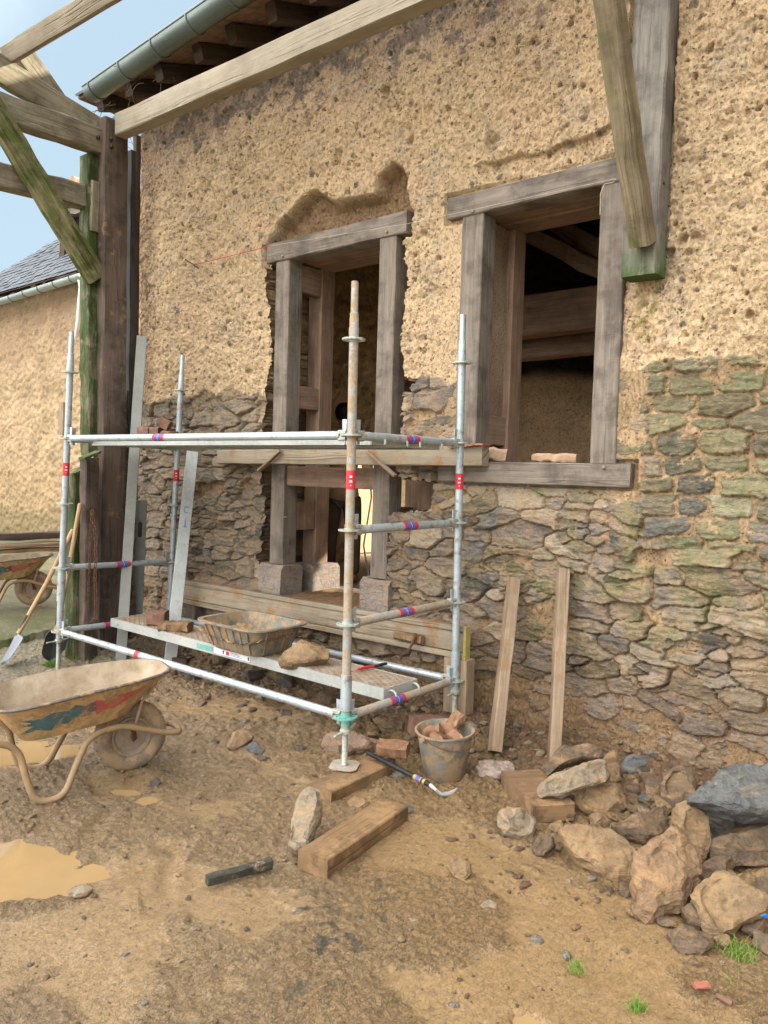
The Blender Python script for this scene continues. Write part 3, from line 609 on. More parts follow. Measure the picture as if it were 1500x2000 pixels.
wall = rawmesh('front_wall', V[used], rm[F], M_WALL, C_[used], {'stone': St[used]})
wall.parent = house; wall.location = -Vector(ORIG[house]); ORIG[wall] = Vector((0, 0, 0))
def grid_wall(name, fn, us, vs, mat, parent, boost=1.0, hole_fn=None):
    """plain cob wall patch: fn(u,v,h)->xyz"""
    U, W_ = np.meshgrid(us, vs); u_ = U.ravel(); v_ = W_.ravel()
    hh = .02*vn2(u_*1.6, v_*1.9, 611)+.02*np.clip(fbm(u_*9, v_*9, 613, 3, .6), -1, .3)+.012*fbm(u_*6, v_*7, 612, 4, .55)
    Pp = cells(u_, v_, .105, .095, 631, 1.0, 2.0, 0, False); rd = np.where(hid(Pp[2], 1) > .5, .06+.16*hid(Pp[2], 2)**2, 0)
    hh = hh-.025*sst(1.0, .5, Pp[0]/np.maximum(rd, 1e-3))
    c_ = np.array([.55, .40, .25])[None]*boost*(1+.22*fbm(u_*2, v_*2, 641, 4))[:, None]
    if name == 'inner_back_wall': sk2 = sst(2.75, 2.95, v_+.05*vn2(u_*3, v_*3, 6))[:, None]; c_ = c_*(1-sk2)+np.array([.02, .017, .015])*sk2  # upper back wall coloured near black to paint the unlit void
    I_ = np.arange(len(u_)).reshape(U.shape); Fq_ = np.stack([I_[:-1, :-1], I_[:-1, 1:], I_[1:, 1:], I_[1:, :-1]], -1)
    if hole_fn is not None:
        k_ = ~hole_fn((U[:-1, :-1]+U[1:, 1:])/2, (W_[:-1, :-1]+W_[1:, 1:])/2); Fq_ = Fq_[k_]
    o_ = rawmesh(name, fn(u_, v_, hh), Fq_.reshape(-1, 4), mat, np.clip(c_, .02, .9), {'stone': 0*u_})
    o_.parent = parent; o_.location = -Vector(ORIG[parent]); return o_
# inside: back wall, gable, floor, cross wall
grid_wall('inner_back_wall', lambda a, b, q: np.stack([a, 5.30-q, b], 1), np.arange(-3.65, 12, .03), np.arange(.2, 5.4, .03), M_WALL, house, 1.25,
          lambda a, b: ((a > 2.25) & (a < 3.75) & (b < 3.56)) | ((a > -3.4) & (a < -2.55) & (b > .85) & (b < 2.95)))  # unseen back openings, added to let sun and daylight into the room
grid_wall('gable_wall', lambda a, b, q: np.stack([-3.62+q, a, b], 1), np.arange(1.84, 5.35, .025), np.arange(.2, 5.1, .025), M_WALL, house, 1.2,
          lambda a, b: (a > 3.95) & (a < 5.2) & (b < 2.15))
grid_wall('gable_wall', lambda a, b, q: np.stack([-4.05-q, a, b], 1), np.arange(1.84, 5.6, .03), np.arange(-.2, 7.3, .03), M_WALL, house, .9,
          lambda a, b: ((a > 3.95) & (a < 5.2) & (b < 2.15)) | (b > 5.02))
grid_wall('inner_cross_wall', lambda a, b, q: np.stack([1.05-q, a, b], 1), np.arange(4.3, 5.35, .03), np.arange(.2, 3.2, .03), M_WALL, house, 1.0)
mb = MB(); mb.box((-4.02, 5.20, 2.15), (-3.66, 5.26, 2.2)); mb.box((-4.0, 3.9, 2.16), (-3.66, 5.24, 2.3)); part('gable_door_lintel', mb, M_DARKW, house)
mb = MB(); mb.box((-4.02, 1.5, .40), (12, 5.6, .56), 0, 0); part('floor_slab', mb, plain('earth_floor', (.36, .25, .15), .9, bd=.006), house)
mb = MB(); mb.box((3.0, 1.34, -.3), (14, 1.84, 5.0), .01, .0); part('far_front_wall', mb, plain('plain_cob', (.5, .34, .19), .9, bd=.01), house)
mb = MB(); mb.box((3.8, 5.32, .2), (14, 5.6, 5.0)); mb.box((-4.02, 5.34, .2), (-3.35, 5.6, 5.0)); mb.box((-2.50, 5.34, .2), (2.2, 5.6, 5.0)); mb.box((-3.35, 5.34, .2), (-2.50, 5.6, .82)); mb.box((-3.35, 5.34, 2.98), (-2.50, 5.6, 5.0)); mb.box((2.2, 5.34, 3.56), (3.8, 5.6, 5.0)); part('back_wall', mb, bpy.data.materials['plain_cob'], house)
mb = MB(); mb.box((13.7, 1.85, .2), (14, 5.33, 7.0)); part('end_wall', mb, bpy.data.materials['plain_cob'], house)
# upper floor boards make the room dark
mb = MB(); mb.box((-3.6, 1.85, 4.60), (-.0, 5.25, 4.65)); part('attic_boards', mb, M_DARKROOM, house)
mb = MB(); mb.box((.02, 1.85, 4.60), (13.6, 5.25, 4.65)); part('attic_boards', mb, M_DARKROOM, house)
def P(*a): return a
for z0, z1, y0 in ((PY(1090, 652, 3.2)[2], PY(1090, 572, 3.2)[2], 3.2), (PY(1090, 697, 3.6)[2], PY(1090, 660, 3.6)[2], 3.6)):
    mb = MB(); mb.beam((-1.35, y0, (z0+z1)/2), (6, y0, (z0+z1)/2), .2, z1-z0, ch=.012, wob=.004, seg=.5); part('ceiling_beam', mb, M_OAKIN, house)
if 0: mb = MB(); mb.beam((-1.35, 3.0, 2.98), (6, 3.0, 2.98), .2, .2, ch=.02, wob=.004, seg=.5); part('ceiling_beam', mb, M_OAKIN, house)
for (u0, v0), (u1, v1) in (((1000, 440), (1190, 535)), ((1085, 436), (1200, 500))):
    a_ = Vector(PY(u0, v0, 3.2)); b_2 = Vector(PY(u1, v1, 2.6)); mb = MB(); mb.beam(a_, b_2, .09, .13, wob=.006, seg=.3); part('attic_strut', mb, M_OAKIN, house)
for xx in (-.2, .25, .7):
    mb = MB(); mb.beam((xx, 3.75, 2.30), (xx+.1, 5.3, 2.30), .11, .10, wob=.008, seg=.3); part('joist', mb, M_OAK, house)
# ---------------- roof
YE = .80; ZE = 5.10; YR = 3.4; ZR = 7.75
rt = plain('brown_roof_boards', (.20, .125, .08), .85, 0, .4, 14, .01)
sl = plain('grey_slate', (.10, .105, .115), .5, 0, .3, 12, .004)
def slope(y0, z0, y1, z1, up, th, mat, nm):
    mb = MB(); a = Vector((0, y0, z0+up)); b = Vector((0, y1, z1+up)); ns = Vector((0, -(z1-z0), (y1-y0))).normalized()*th*(1 if y1 > y0 else -1)
    mb.prism([(-4.28, a.y, a.z), (14.3, a.y, a.z), (14.3, b.y, b.z), (-4.28, b.y, b.z)], ns); part(nm, mb, mat, house, smooth=0)
YK, ZK = 1.62, 5.36; KS = (ZK-5.07)/(YK-.80); XE = 14.3
def sheet(pts, th, mat, nm):
    """roof sheet from a planar 3D loop with thickness above it"""
    p = [Vector(q) for q in pts]; n_ = (p[1]-p[0]).cross(p[2]-p[0]).normalized(); n_ = n_ if n_.z > 0 else -n_; mb = MB(); mb.prism(p, n_*th); part(nm, mb, mat, house, smooth=0)
RX = -.9; YM = 3.4; ZM = ZK+(YM-YK)*.95
for dz, th, mt_, nm in ((0, .022, rt, 'roof_boards'), (.026, .02, sl, 'roof_slates')):
    o_ = .03 if dz else 0
    sheet([(-4.30, .80-o_, 5.07+dz-o_*.35), (XE, .80-o_, 5.07+dz-o_*.35), (XE, YK, ZK+dz), (-3.5, YK, ZK+dz)], th, mt_, nm)
    sheet([(-3.5, YK, ZK+dz+.002), (XE, YK, ZK+dz+.002), (XE, YM, ZM+dz), (RX, YM, ZM+dz)], th, mt_, nm)
    sheet([(-3.5, 2*YM-YK, ZK+dz), (XE, 2*YM-YK, ZK+dz), (XE, YM, ZM+dz), (RX, YM, ZM+dz)], th, mt_, nm)
    sheet([(-4.30, 6.0, 5.07+dz), (XE, 6.0, 5.07+dz), (XE, 2*YM-YK, ZK+dz-.002), (-3.5, 2*YM-YK, ZK+dz-.002)], th, mt_, nm)
    sheet([(-3.5, YK, ZK+dz+.001), (-3.5, 2*YM-YK, ZK+dz+.001), (RX, YM, ZM+dz)], th, mt_, nm)
    sheet([(-4.30, .80, 5.07+dz), (-4.30, 6.0, 5.07+dz), (-3.5, 2*YM-YK, ZK+dz-.001), (-3.5, YK, ZK+dz-.001)], th, mt_, nm)
mb = MB(); mb.box((-4.0, 1.36, 4.98), (14, 1.60, 5.235), .004, 0); part('wall_plate', mb, M_DARKW, house)
rnd = random.Random(4)
for i in range(30):
    xx = -4.12+i*.47+rnd.uniform(-.03, .03); zc = lambda yy: 5.07+(yy-.80)*KS-.074; y0 = .93+rnd.uniform(-.02, .03)
    mb = MB(); mb.beam((xx, y0, zc(y0)), (xx, 1.60, zc(1.60)), .105, .135, wob=.004, seg=.3, ch=.01); part('rafter', mb, M_DARKW, house)
g0, g1 = PY(180, 178, .69), PY(470, -20, .69)
gd = (g1-g0)/(g1[0]-g0[0]); gend = g0+gd*(8-g0[0])
mb = MB(); a0 = Vector(g0); a1 = Vector(gend); rr = .096; prof = [(rr*math.cos(math.pi*(1+i/12)), rr*math.sin(math.pi*(1+i/12))) for i in range(13)]
prof += [(p[0]*.94, p[1]*.94) for p in prof[::-1]]
mb.rings([[a0+Vector((0, p[0], p[1]-.0)) for p in prof], [a1+Vector((0, p[0], p[1])) for p in prof]], [0, 9])
gut = part('gutter', mb, M_ZINC, house)
mb = MB(); mb.rings([[a0+Vector((dx, p*rr, q*rr)) for p, q in [(-1, 0), (-.87, -.5), (-.5, -.87), (0, -1), (.5, -.87), (.87, -.5), (1, 0)]] for dx in (-.004, .006)], [0, .01]); part('end_cap', mb, M_ZINC, gut)
mb = MB(); mb.tube([a0+Vector((0, -rr, .004)), a1+Vector((0, -rr, .004))], .009, 8); part('bead', mb, M_ZINC, gut)
for i in range(14):
    p = a0+(a1-a0)*((.10+i*.47)/(a1-a0).length); mb = MB()
    mb.tube([p+Vector((0, rr*1.035*math.cos(math.pi*(1+k/12)), rr*1.035*math.sin(math.pi*(1+k/12)))) for k in range(13)], .0075, 6); part('gutter_bracket', mb, M_ZINC, gut)
# ---------------- door frame
def framebits(fr, lst, mat):
    for nm, lo, hi in lst: mb = MB(); mb.box(lo, hi, .006, .0008); part(nm, mb, mat, fr)
mb = MB(); mb.box((-2.175, 1.30, 3.345), (-.715, 1.46, 3.50), .007, .002); df = part('doorway_frame', mb, M_OAK, house)
framebits(df, [('post', (-2.08, 1.315, .87), (-1.922, 1.47, 3.345)), ('post', (-.972, 1.315, .87), (-.815, 1.47, 3.345))], M_OAK)
framebits(df, [('inner_lintel', (-2.15, 1.462, 3.36), (-.75, 1.60, 3.50)), ('inner_lintel', (-2.15, 1.603, 3.355), (-.75, 1.85, 3.49)),
    ('inner_post', (-2.08, 1.70, .85), (-1.925, 1.86, 3.355)), ('inner_post', (-.97, 1.70, .85), (-.815, 1.86, 3.355)),
    ('short_rail', (-2.02, 1.472, 2.16), (-1.93, 1.698, 2.35)), ('short_rail', (-2.02, 1.472, 1.15), (-1.93, 1.698, 1.39)), ('short_rail', (-2.02, 1.472, 3.12), (-1.93, 1.698, 3.34)),
    ('short_rail', (-.96, 1.472, 2.16), (-.88, 1.698, 2.35)), ('short_rail', (-.96, 1.472, 1.15), (-.88, 1.698, 1.39)), ('cross_rail', (-1.918, 1.34, 1.52), (-.976, 1.44, 1.68))], M_OAKIN)
for lo, hi in (((-2.13, 1.24, .60), (-1.86, 1.49, .868)), ((-2.10, 1.62, .56), (-1.86, 1.95, .846)), ((-1.02, 1.26, .60), (-.74, 1.5, .868)), ((-1.0, 1.6, .56), (-.78, 1.9, .846))):
    mb = MB(); mb.box(lo, hi, .03, .008); part('foundation_block', mb, M_STONEB, house)
# ---------------- window frame
mb = MB(); mb.box((-.36, 1.295, 3.365), (.86, 1.46, 3.505), .007, .002); wf = part('window_frame', mb, M_OAK, house)
framebits(wf, [('post', (-.25, 1.31, 1.74), (-.083, 1.47, 3.364)), ('post', (.728, 1.308, 1.74), (.885, 1.40, 3.364)), ('sill', (-.36, 1.285, 1.60), (.99, 1.46, 1.738))], M_OAK)
framebits(wf, [('inner_lintel', (-.34, 1.462, 3.372), (.95, 1.62, 3.51)), ('inner_lintel', (-.34, 1.623, 3.368), (.95, 1.86, 3.50)), ('inner_post', (-.25, 1.72, 1.62), (-.083, 1.88, 3.365)), ('short_rail', (-.20, 1.472, 1.86), (-.10, 1.718, 2.06)), ('inner_sill', (-.3, 1.462, 1.60), (.95, 1.86, 1.715))], M_OAKIN)
mb = MB(); mb.box((-.21, 1.473, 2.062), (-.13, 1.717, 3.362), .003, .004); part('infill_panel', mb, plain('speckled_earth_panel', (.25, .17, .115), .95, 0, .5, 90, .004, c2=(.42, .30, .2)), wf)
mb = MB(); mb.box((-.77, 1.6, 1.28), (-.60, 1.75, 1.66)); part('short_post', mb, M_OAKIN, house)
def peg(u, v, y, parent, r=.011, out=.018):
    p = PY(u, v, y); mb = MB(); M = Matrix.Translation(Vector(p)) @ Matrix.Rotation(R_(90), 4, 'X'); mb.lathe([(r, -.02), (r, out*.7), (r*.6, out)], M, 10); part('peg', mb, M_PINE, parent)
for u, v in ((553, 501), (756, 453), (925, 413)): peg(u, v, 1.30, df if u < 800 else wf)
peg(1180, 913, 1.285, wf)
for u, v in ((556, 730), (557, 1010)): peg(u, v, 1.315, df, .007, .006)
# ================================================================ timber canopy frame
XT = -3.4
tf_ = thing('canopy', 'open timber canopy frame with mossy truss, tall brown post and long pale beam', 'canopy', (-3.28, .56, 0))
gz = float(Gs(-3.28, .56))
mb = MB(); mb.beam((-3.275, .565, gz-.1), (-3.29, .545, 4.50), .15, .22, (0, 1, 0), .010, .15, .004); part('post', mb, M_POST, tf_)
mb = MB(); mb.beam((-3.36, .42, 1.72), (-3.39, .40, 4.20), .15, .09, (0, 1, 0), .010, .1, .005); part('facing_timber', mb, M_GREEN, tf_, 'green moss covered facing timber')
mb = MB(); mb.beam((-3.14, .30, .0), (-3.16, .31, 1.70), .10, .12, (0, 1, 0), .008, .12, .004, w1=.10); part('splint', mb, M_POST, tf_)
mb = MB(); mb.beam((-3.27, .27, .0), (-3.30, .28, 1.57), .14, .13, (0, 1, 0), .008, .12, .004); part('splint', mb, M_GREEN, tf_)
for a, b in (((-3.16, .31, 1.70), .10), ((-3.30, .28, 1.57), .14)):
    a = Vector(a); mb = MB(); mb.prism([a+Vector((-b*.52, -.07, -.02)), a+Vector((b*.52, -.07, -.02)), a+Vector((b*.52, .07, .04)), a+Vector((-b*.52, .07, .04))], (0, 0, .02)); part('splint_cap', mb, M_GREEN, tf_)
def upright_px(u0, u1, vt, y_, vb, dep, mat, nm):
    a = (Vector(PY(u0, vt, y_))+Vector(PY(u1, vt, y_)))/2; b = (Vector(PY(u0-2, vb, y_))+Vector(PY(u1-2, vb, y_)))/2; w_ = (Vector(PY(u1, vt, y_))-Vector(PY(u0, vt, y_))).length; b.z = -.1
    mb = MB(); mb.beam(b, a, w_*.8, dep, (0, 1, 0), .004, .2, .003); part(nm, mb, mat, tf_)
upright_px(247, 263, 297, .80, 760, .05, wood('slate_grey_board', (.085, .08, .078), (.045, .042, .04)), 'rear_board')
upright_px(264, 271, 266, .98, 760, .05, M_DARKW, 'rear_post')
mb = MB(); mb.beam((-3.39, .80, -.1), (-3.43, .80, 2.30), .14, .14, (0, 1, 0), .02, .1, .01); part('stone_pier', mb, rockmat('pier', (.25, .20, .15), (.17, .13, .10), mud=.5), tf_)
def bx(u0, v0, u1, v1, X_, th, h_, mat, nm, dx=0, ext0=0, ext1=0, **k):
    a = Vector(PX(u0, v0, X_)); b = Vector(PX(u1, v1, X_)); d = (b-a).normalized(); a -= d*ext0; b += d*ext1
    a.x += dx; b.x += dx; mb = MB(); mb.beam(a, b, th, h_, (0, 0, 1), .012, .15, .004, **k); return part(nm, mb, mat, tf_)
# members running out over the yard
bx(207, 283, 0, 211, -3.32, .12, .205, M_TIE, 'tie_beam', ext0=.05, ext1=2.6)
bx(200, 258, 0, 134, -3.36, .09, .20, M_TIE, 'principal_rafter', dx=-.02, ext0=.03, ext1=2.4)
bx(188, 545, 0, 240, -3.30, .10, .18, M_BRACE, 'brace', dx=.01, ext0=.0, ext1=.45)
bx(182, 390, 0, 345, -3.42, .12, .185, M_TIE, 'lower_tie', ext0=.02, ext1=2.6)
bx(190, 358, 186, 455, -3.33, .11, .13, M_TIE, 'corbel', dx=-.02)
a = Vector(PX(22, 103, -3.35)); b = Vector(PY(205, -8, a.y+.02)); d = (b-a).normalized()
mb = MB(); mb.beam(a-d*.06, b+d*3.4, .08, .12, (0, -.5, .85), .006, .3, .003); part('purlin', mb, M_PINE, tf_)
a = Vector(PX(66, 132, -3.46)); mb = MB(); mb.beam(a+Vector((0, .20, -.20)), a+Vector((0, -.10, .08)), .07, .17, (0, 0, 1), .006, .2, .003); part('rafter_cleat', mb, M_TIE, tf_)
# long pale wall beam
a = Vector(PY(240, 246, .56)); b = Vector(PY(800, -2, .66)); d = (b-a).normalized()
mb = MB(); mb.beam(a-d*.03, b+d*.75, .11, .175, (0, 0, 1), .006, .3, .003); part('wall_beam', mb, M_PINE, tf_)
# wall post and brace on the right
mb = MB(); mb.beam((1.025, 1.245, 2.775), (1.045, 1.245, 5.0), .20, .15, (0, 1, 0), .010, .12, .003); part('wall_post', mb, M_WPOST, tf_)
a = Vector(PY(1255, 478, 1.13)); b = Vector(PX(1186, -12, a.x-.01)); d = (b-a).normalized(); mb = MB(); mb.beam(a-d*.0, b+d*1.6, .115, .125, (0, 0, 1), .012, .15, .003); part('brace', mb, M_MOSSY, tf_)
mb = MB(); mb.beam((1.0, -2.2, 5.25), (1.0, 1.3, 4.75), .12, .2); part('tie_beam', mb, M_TIE, tf_)
mb = MB(); mb.box((-3.36, -3.0, -.1), (-3.2, -2.84, 5.2)); part('post', mb, M_POST, tf_)
mb = MB(); mb.box((.93, -2.4, 4.6), (1.07, -2.25, 5.3)); part('post_stub', mb, M_POST, tf_)
for u, v, xx in ((192, 268, -3.245), (218, 272, -3.195), (218, 287, -3.195), (1282, 348, 1.10)):
    p = PX(u, v, xx); mb = MB(); mb.lathe([(.016, -.01), (.016, .008), (.011, .014)], Matrix.Translation(Vector(p)) @ Matrix.Rotation(R_(90), 4, 'Y'), 8); part('bolt', mb, M_IRON, tf_)
# ================================================================ scaffold
M_GALV = metal('galvanised_tube', (.44, .50, .52), mud=.30, rough=.42, metallic=.45, rust=.5)
M_GALVD = metal('muddy_galvanised_tube', (.40, .42, .41), mud=.85, rough=.5, metallic=.4, rust=.3)
M_ROS = metal('rosette_steel', (.42, .46, .41), mud=.55, rough=.5, metallic=.4, rust=.6)
M_TURQ = plain('turquoise_paint_mark', (.14, .33, .28), .6, 0, .2, 40, .0005, mud=.1)
M_RED = plain('red_sticker', (.50, .035, .05), .5, 0, .15, 60, .0004, mud=.12)
M_BLUE = plain('blue_sticker', (.10, .10, .32), .5, 0, .2, 60, .0004, mud=.15)
M_WHITE = plain('white_sticker', (.70, .70, .72), .5, 0, .1, 50, .0004, mud=.1)
M_ALU = metal('aluminium_section', (.47, .48, .45), mud=.35, rough=.45, metallic=.35, rust=.0)
M_ALG = metal('dull_grey_aluminium', (.27, .27, .24), mud=.25, rough=.5, metallic=.3)
scf = thing('scaffold', 'galvanised ring lock scaffold bay with four uprights standing before the doorway', 'scaffold', (0, 0, 0))
WB = 1.0175; LC = -2.974
UPR = {'A': ((675, 1400.4, 0), (691, 663, 0)), 'B': ((888.7, 1328, WB), (902, 709, WB)), 'C': ((116, 1232.7, 0), (137, 727, 0)), 'D': ((330, 1205, WB), (353, 762, WB))}
AX = {}
for k, (p, q) in UPR.items():
    a = Vector(PY(*p)); b = Vector(PY(*q)); AX[k] = (a, (b-a)/4.0)
def node(k, lv): a, s = AX[k]; return a+s*lv
def rosette(c, ax, parent, mat):
    d, s, u = _frame(ax, (0, 1, 0)); mb = MB()
    def ring(r0, r1, z0, z1, n=32):
        b = len(mb.v)
        for r_, z_ in ((r0, z0), (r1, z0), (r1, z1), (r0, z1)):
            for i in range(n):
                an = 6.2831853*i/n; rr = r_*(1-.05*(math.cos(8*an) < -.5)) if r_ == r1 and r1 > .05 else r_
                mb.v.append(tuple(c+(s*math.cos(an)+u*math.sin(an))*rr+d*z_))
        for q in range(4):
            for i in range(n):
                j = (i+1) % n; mb.face((b+q*n+i, b+q*n+j, b+((q+1) % 4)*n+j, b+((q+1) % 4)*n+i))
    ring(.0245, .036, -.0045, .0045); ring(.052, .0615, -.0045, .0045)
    for i in range(8):
        an = 6.2831853*(i+.5)/8; e = s*math.cos(an)+u*math.sin(an); mb.beam(c+e*.034, c+e*.054, .009 if i % 2 else .018, .008, d, .001, .05, 0)
    ring(.0243, .0295, -.012, .012, 20)
    return part('rosette', mb, mat, parent)
def band(p, q, r, t0, t1, mat, parent, nm='sticker'):
    a = p+(q-p)*t0; b = p+(q-p)*t1; mb = MB(); mb.tube([a, b], r+.0008, 16, False); return part(nm, mb, mat, parent)
SR = .0242
for k in 'ABCD':
    a, s = AX[k]; top = a+s*4.6; d = s.normalized(); gg = float(Gs(a.x, a.y)) if k != 'A' else .066
    low = a-d*.055
    mb = MB()
    mb.tube([low, a+s*4.02, a+s*4.05, a+s*4.12, a+s*4.125, a+s*4.22, a+s*4.23, a+s*4.27, a+s*4.28, top-d*.01, top], [SR]*2+[.0265, .0265, .024, .024, .0225, .0235, .0192, .0192, .018], 18)
    up = part('upright', mb, M_GALV if k != 'A' else M_GALVD, scf)
    for lv in range(5): rosette(node(k, lv), d, up, M_TURQ if (k == 'A' and lv == 0) else M_ROS)
    # lower collar
    c0, c1 = (.035, .23) if k in 'A' else ((.24, .50) if k == 'C' else (.02, .18))
    mb = MB(); mb.tube([a+d*c0, a+d*(c0+.002), a+d*(c1-.002), a+d*c1], [.024, .0300, .0300, .024], 18); part('collar', mb, M_GALV, up)
    # screw jack
    foot = low-d*(low.z-gg-.004)/d.z; foot = Vector((low.x+(foot.x-low.x), foot.y, gg+.004)); pl = (low-foot).length
    pr = []; z = .006; i = 0
    while z < pl+.02: pr.append((.0175 if i % 2 else .0145, z)); z += .0042; i += 1
    M = Matrix.Translation(foot) @ d.to_track_quat('Z', 'Y').to_matrix().to_4x4()
    mb = MB(); mb.lathe(pr, M, 14); jk = part('screw_jack', mb, M_ROS, scf)
    mb = MB(); n = [(-.075, -.05), (-.05, -.075), (.05, -.075), (.075, -.05), (.075, .05), (.05, .075), (-.05, .075), (-.075, .05)]
    Rz = Matrix.Rotation(.5, 4, 'Z'); mb.prism([foot+Rz @ Vector((x_, y_, 0)) for x_, y_ in n], (0, 0, .006)); part('base_plate', mb, M_GALVD, jk)
    mb = MB(); hz = (low-foot).length-.035; mb.lathe([(.0185, 0), (.031, .004), (.031, .02), (.024, .026), (.024, .036), (.0185, .036)], M @ Matrix.Translation((0, 0, hz)), 16)
    for sg in (-1, 1): mb.beam(M @ Vector((sg*.026, 0, hz+.012)), M @ Vector((sg*.115, sg*.03, hz+.020)), .022, .008, (0, 0, 1), .002, .05, 0, w1=.012)
    part('wing_nut', mb, M_ROS, jk)
mb = MB(); a, s = AX['A']; mb.tube([a-s.normalized()*.05, a+s.normalized()*.03], SR+.0007, 16, False); part('paint_mark', mb, M_TURQ, scf)
# stickers with a small pale mark on the uprights
for k, t0 in (('A', 2.43), ('B', 2.42), ('C', 2.43), ('D', 2.42)):
    a, s = AX[k]; bnd = band(a, a+s, SR, t0, t0+.20, M_RED, scf)
    pm = a+s*(t0+.10); dirc = (cam.location-pm); dirc.z = 0; dirc.normalize(); sd_ = Vector((-dirc.y, dirc.x, 0))
    for dz, hw, hh in ((.018, .007, .005), (-.004, .009, .0018), (-.010, .009, .0018), (-.028, .002, .003)):
        mb = MB(); c = pm+dirc*(SR+.0016)+Vector((0, 0, dz)); mb.v = [tuple(c+sd_*x_+Vector((0, 0, z_))) for x_, z_ in ((-hw, -hh), (hw, -hh), (hw, hh), (-hw, hh))]; mb.face((0, 1, 2, 3)); part('sticker_mark', mb, M_WHITE, bnd, smooth=0)
def head(c, e, ax, parent):
    """wedge head: two lips over the rosette and the wedge through it"""
    sdv = ax.cross(e).normalized(); mb = MB()
    mb.beam(c+e*.030+ax*.016, c+e*.085+ax*.016, .040, .020, ax, .005, .05, 0, w1=.034, h1=.026)
    mb.beam(c+e*.030-ax*.016, c+e*.085-ax*.016, .040, .020, ax, .005, .05, 0, w1=.034, h1=.026)
    mb.tube([c+e*.075, c+e*.10], .0245, 14)
    h_ = part('wedge_head', mb, M_ROS, parent)
    mb = MB(); mb.beam(c+e*.052-ax*.05, c+e*.050+ax*.085, .006, .020, e, .001, .05, 0, h1=.034); part('wedge', mb, M_GALV, h_)
def ledger(k0, k1, lv, nm, mat=None, sticker=('RED', 'BLUE'), at=.42, r=SR, droop=0):
    p = node(k0, lv); q = node(k1, lv); e = (q-p).normalized(); ax = AX[k0][1].normalized()
    mb = MB(); mb.tube([p+e*.09, p+e*.10, q-e*.10, q-e*.09], [r*.9, r, r, r*.9], 18); o = part(nm, mb, mat or M_GALV, scf)
    head(p, e, ax, o); head(q, -e, AX[k1][1].normalized(), o)
    Ln = (q-p).length; w_ = .045/Ln
    if sticker:
        if len(sticker) == 2:
            band(p, q, r, at-w_*1.4, at+w_*1.4, M_RED, o); band(p, q, r+.0006, at-w_*.8, at+w_*.8, M_BLUE, o)
            b3 = band(p, q, r+.0012, at-w_*.03, at+w_*.03, M_WHITE, o)
        else: band(p, q, r, at-w_*.6, at+w_*.6, M_RED, o)
    return o
ledger('C', 'A', 0, 'ledger', M_GALV, ('RED',), .36); ledger('C', 'A', 3, 'ledger', M_GALV, ('RED', 'BLUE'), .415); ledger('D', 'B', 0, 'ledger', M_GALV, None)
for lv, at in ((0, .42), (1, .48), (2, .5), (3, .5)): ledger('A', 'B', lv, 'transom', M_GALVD if lv in (0, 1) else M_GALV, ('RED', 'BLUE'), at)
for lv in (0, 1, 3): ledger('C', 'D', lv, 'transom', M_GALV, ('RED', 'BLUE'), .52 if lv == 1 else .44)
# ---------------- decks
deckm, t_, b_ = new_mat('muddy_perforated_steel'); ob_, _ = coords(t_)
n_ = noise_n(t_, ob_, 8, 7, .7); t_.links.new(mixc(t_, mr_(t_, n_, .35, .6), (.34, .28, .22), mixc(t_, noise_n(t_, ob_, 50, 5, .7), (.30, .205, .12), (.17, .105, .06))), b_.inputs['Base Color']); b_.inputs['Roughness'].default_value = .8
bump(t_, b_, n_, .004)
def deck(nm, label, x0, x1, y0, y1, zt, group=None, holes=True, rail=.066):
    t = thing(nm, label, 'scaffold deck', ((x0+x1)/2, (y0+y1)/2, zt-.07), group)
    mb = MB(); r0 = .012
    # perforated plate: hole rows cut as open slots in a fine strip lattice
    if holes:
        nx_ = int((x1-x0)/.034); ny_ = int((y1-y0-.03)/.021); dx = (x1-x0)/nx_; dy = (y1-y0-.03)/ny_
        for j in range(ny_+1):
            yy = y0+.015+j*dy; mb.prism([(x0, yy-.0042, zt-.004), (x1, yy-.0042, zt-.004), (x1, yy+.0042, zt-.004), (x0, yy+.0042, zt-.004)], (0, 0, .004))
        for i in range(nx_+1):
            for j in range(ny_):
                if (i+j) % 2: continue
                xx = x0+i*dx; yy = y0+.015+j*dy+.0042; e = yy+dy-.0084
                mb.prism([(max(x0, xx-.011), yy, zt-.0036), (min(x1, xx+.011), yy, zt-.0036), (min(x1, xx+.017), e, zt-.0036), (max(x0, xx-.005), e, zt-.0036)], (0, 0, .0034))
    else: mb.box((x0, y0+.01, zt-.006), (x1, y1-.01, zt), .001, 0)
    part('deck_plate', mb, deckm, t, smooth=0)
    for yy, sg in ((y0, 1), (y1, -1)):
        mb = MB(); mb.prism([(x0, yy, zt+.002), (x0, yy+sg*.014, zt+.002), (x0, yy+sg*.014, zt-.006), (x0, yy+sg*.005, zt-.006), (x0, yy+sg*.005, zt-rail+.006), (x0, yy+sg*.03, zt-rail+.006), (x0, yy+sg*.03, zt-rail), (x0, yy, zt-rail)], (x1-x0, 0, 0))
        part('side_rail', mb, M_ALU, t, smooth=0)
    for xx, sg in ((x0, -1), (x1, 1)):
        mb = MB(); mb.box((xx-.004, y0, zt-rail), (xx+.004, y1, zt), .001, 0); part('end_plate', mb, M_ALU, t)
        for yy in (y0+.05, y1-.05):
            mb = MB(); zc = zt-.045; xc = xx+sg*.026
            mb.tube([(xc+.032*math.cos(a_)*sg*-1, yy, zc+.0+.032*math.sin(a_)) for a_ in np.linspace(R_(-10), R_(200), 9)], .007, 8); part('hook', mb, M_ROS, t)
    return t
zt = node('A', 0).z+.068
d1 = deck('scaffold_deck', 'narrow perforated steel deck low on the scaffold, caked in mud', LC+.06, -.04, .37, .69, zt)
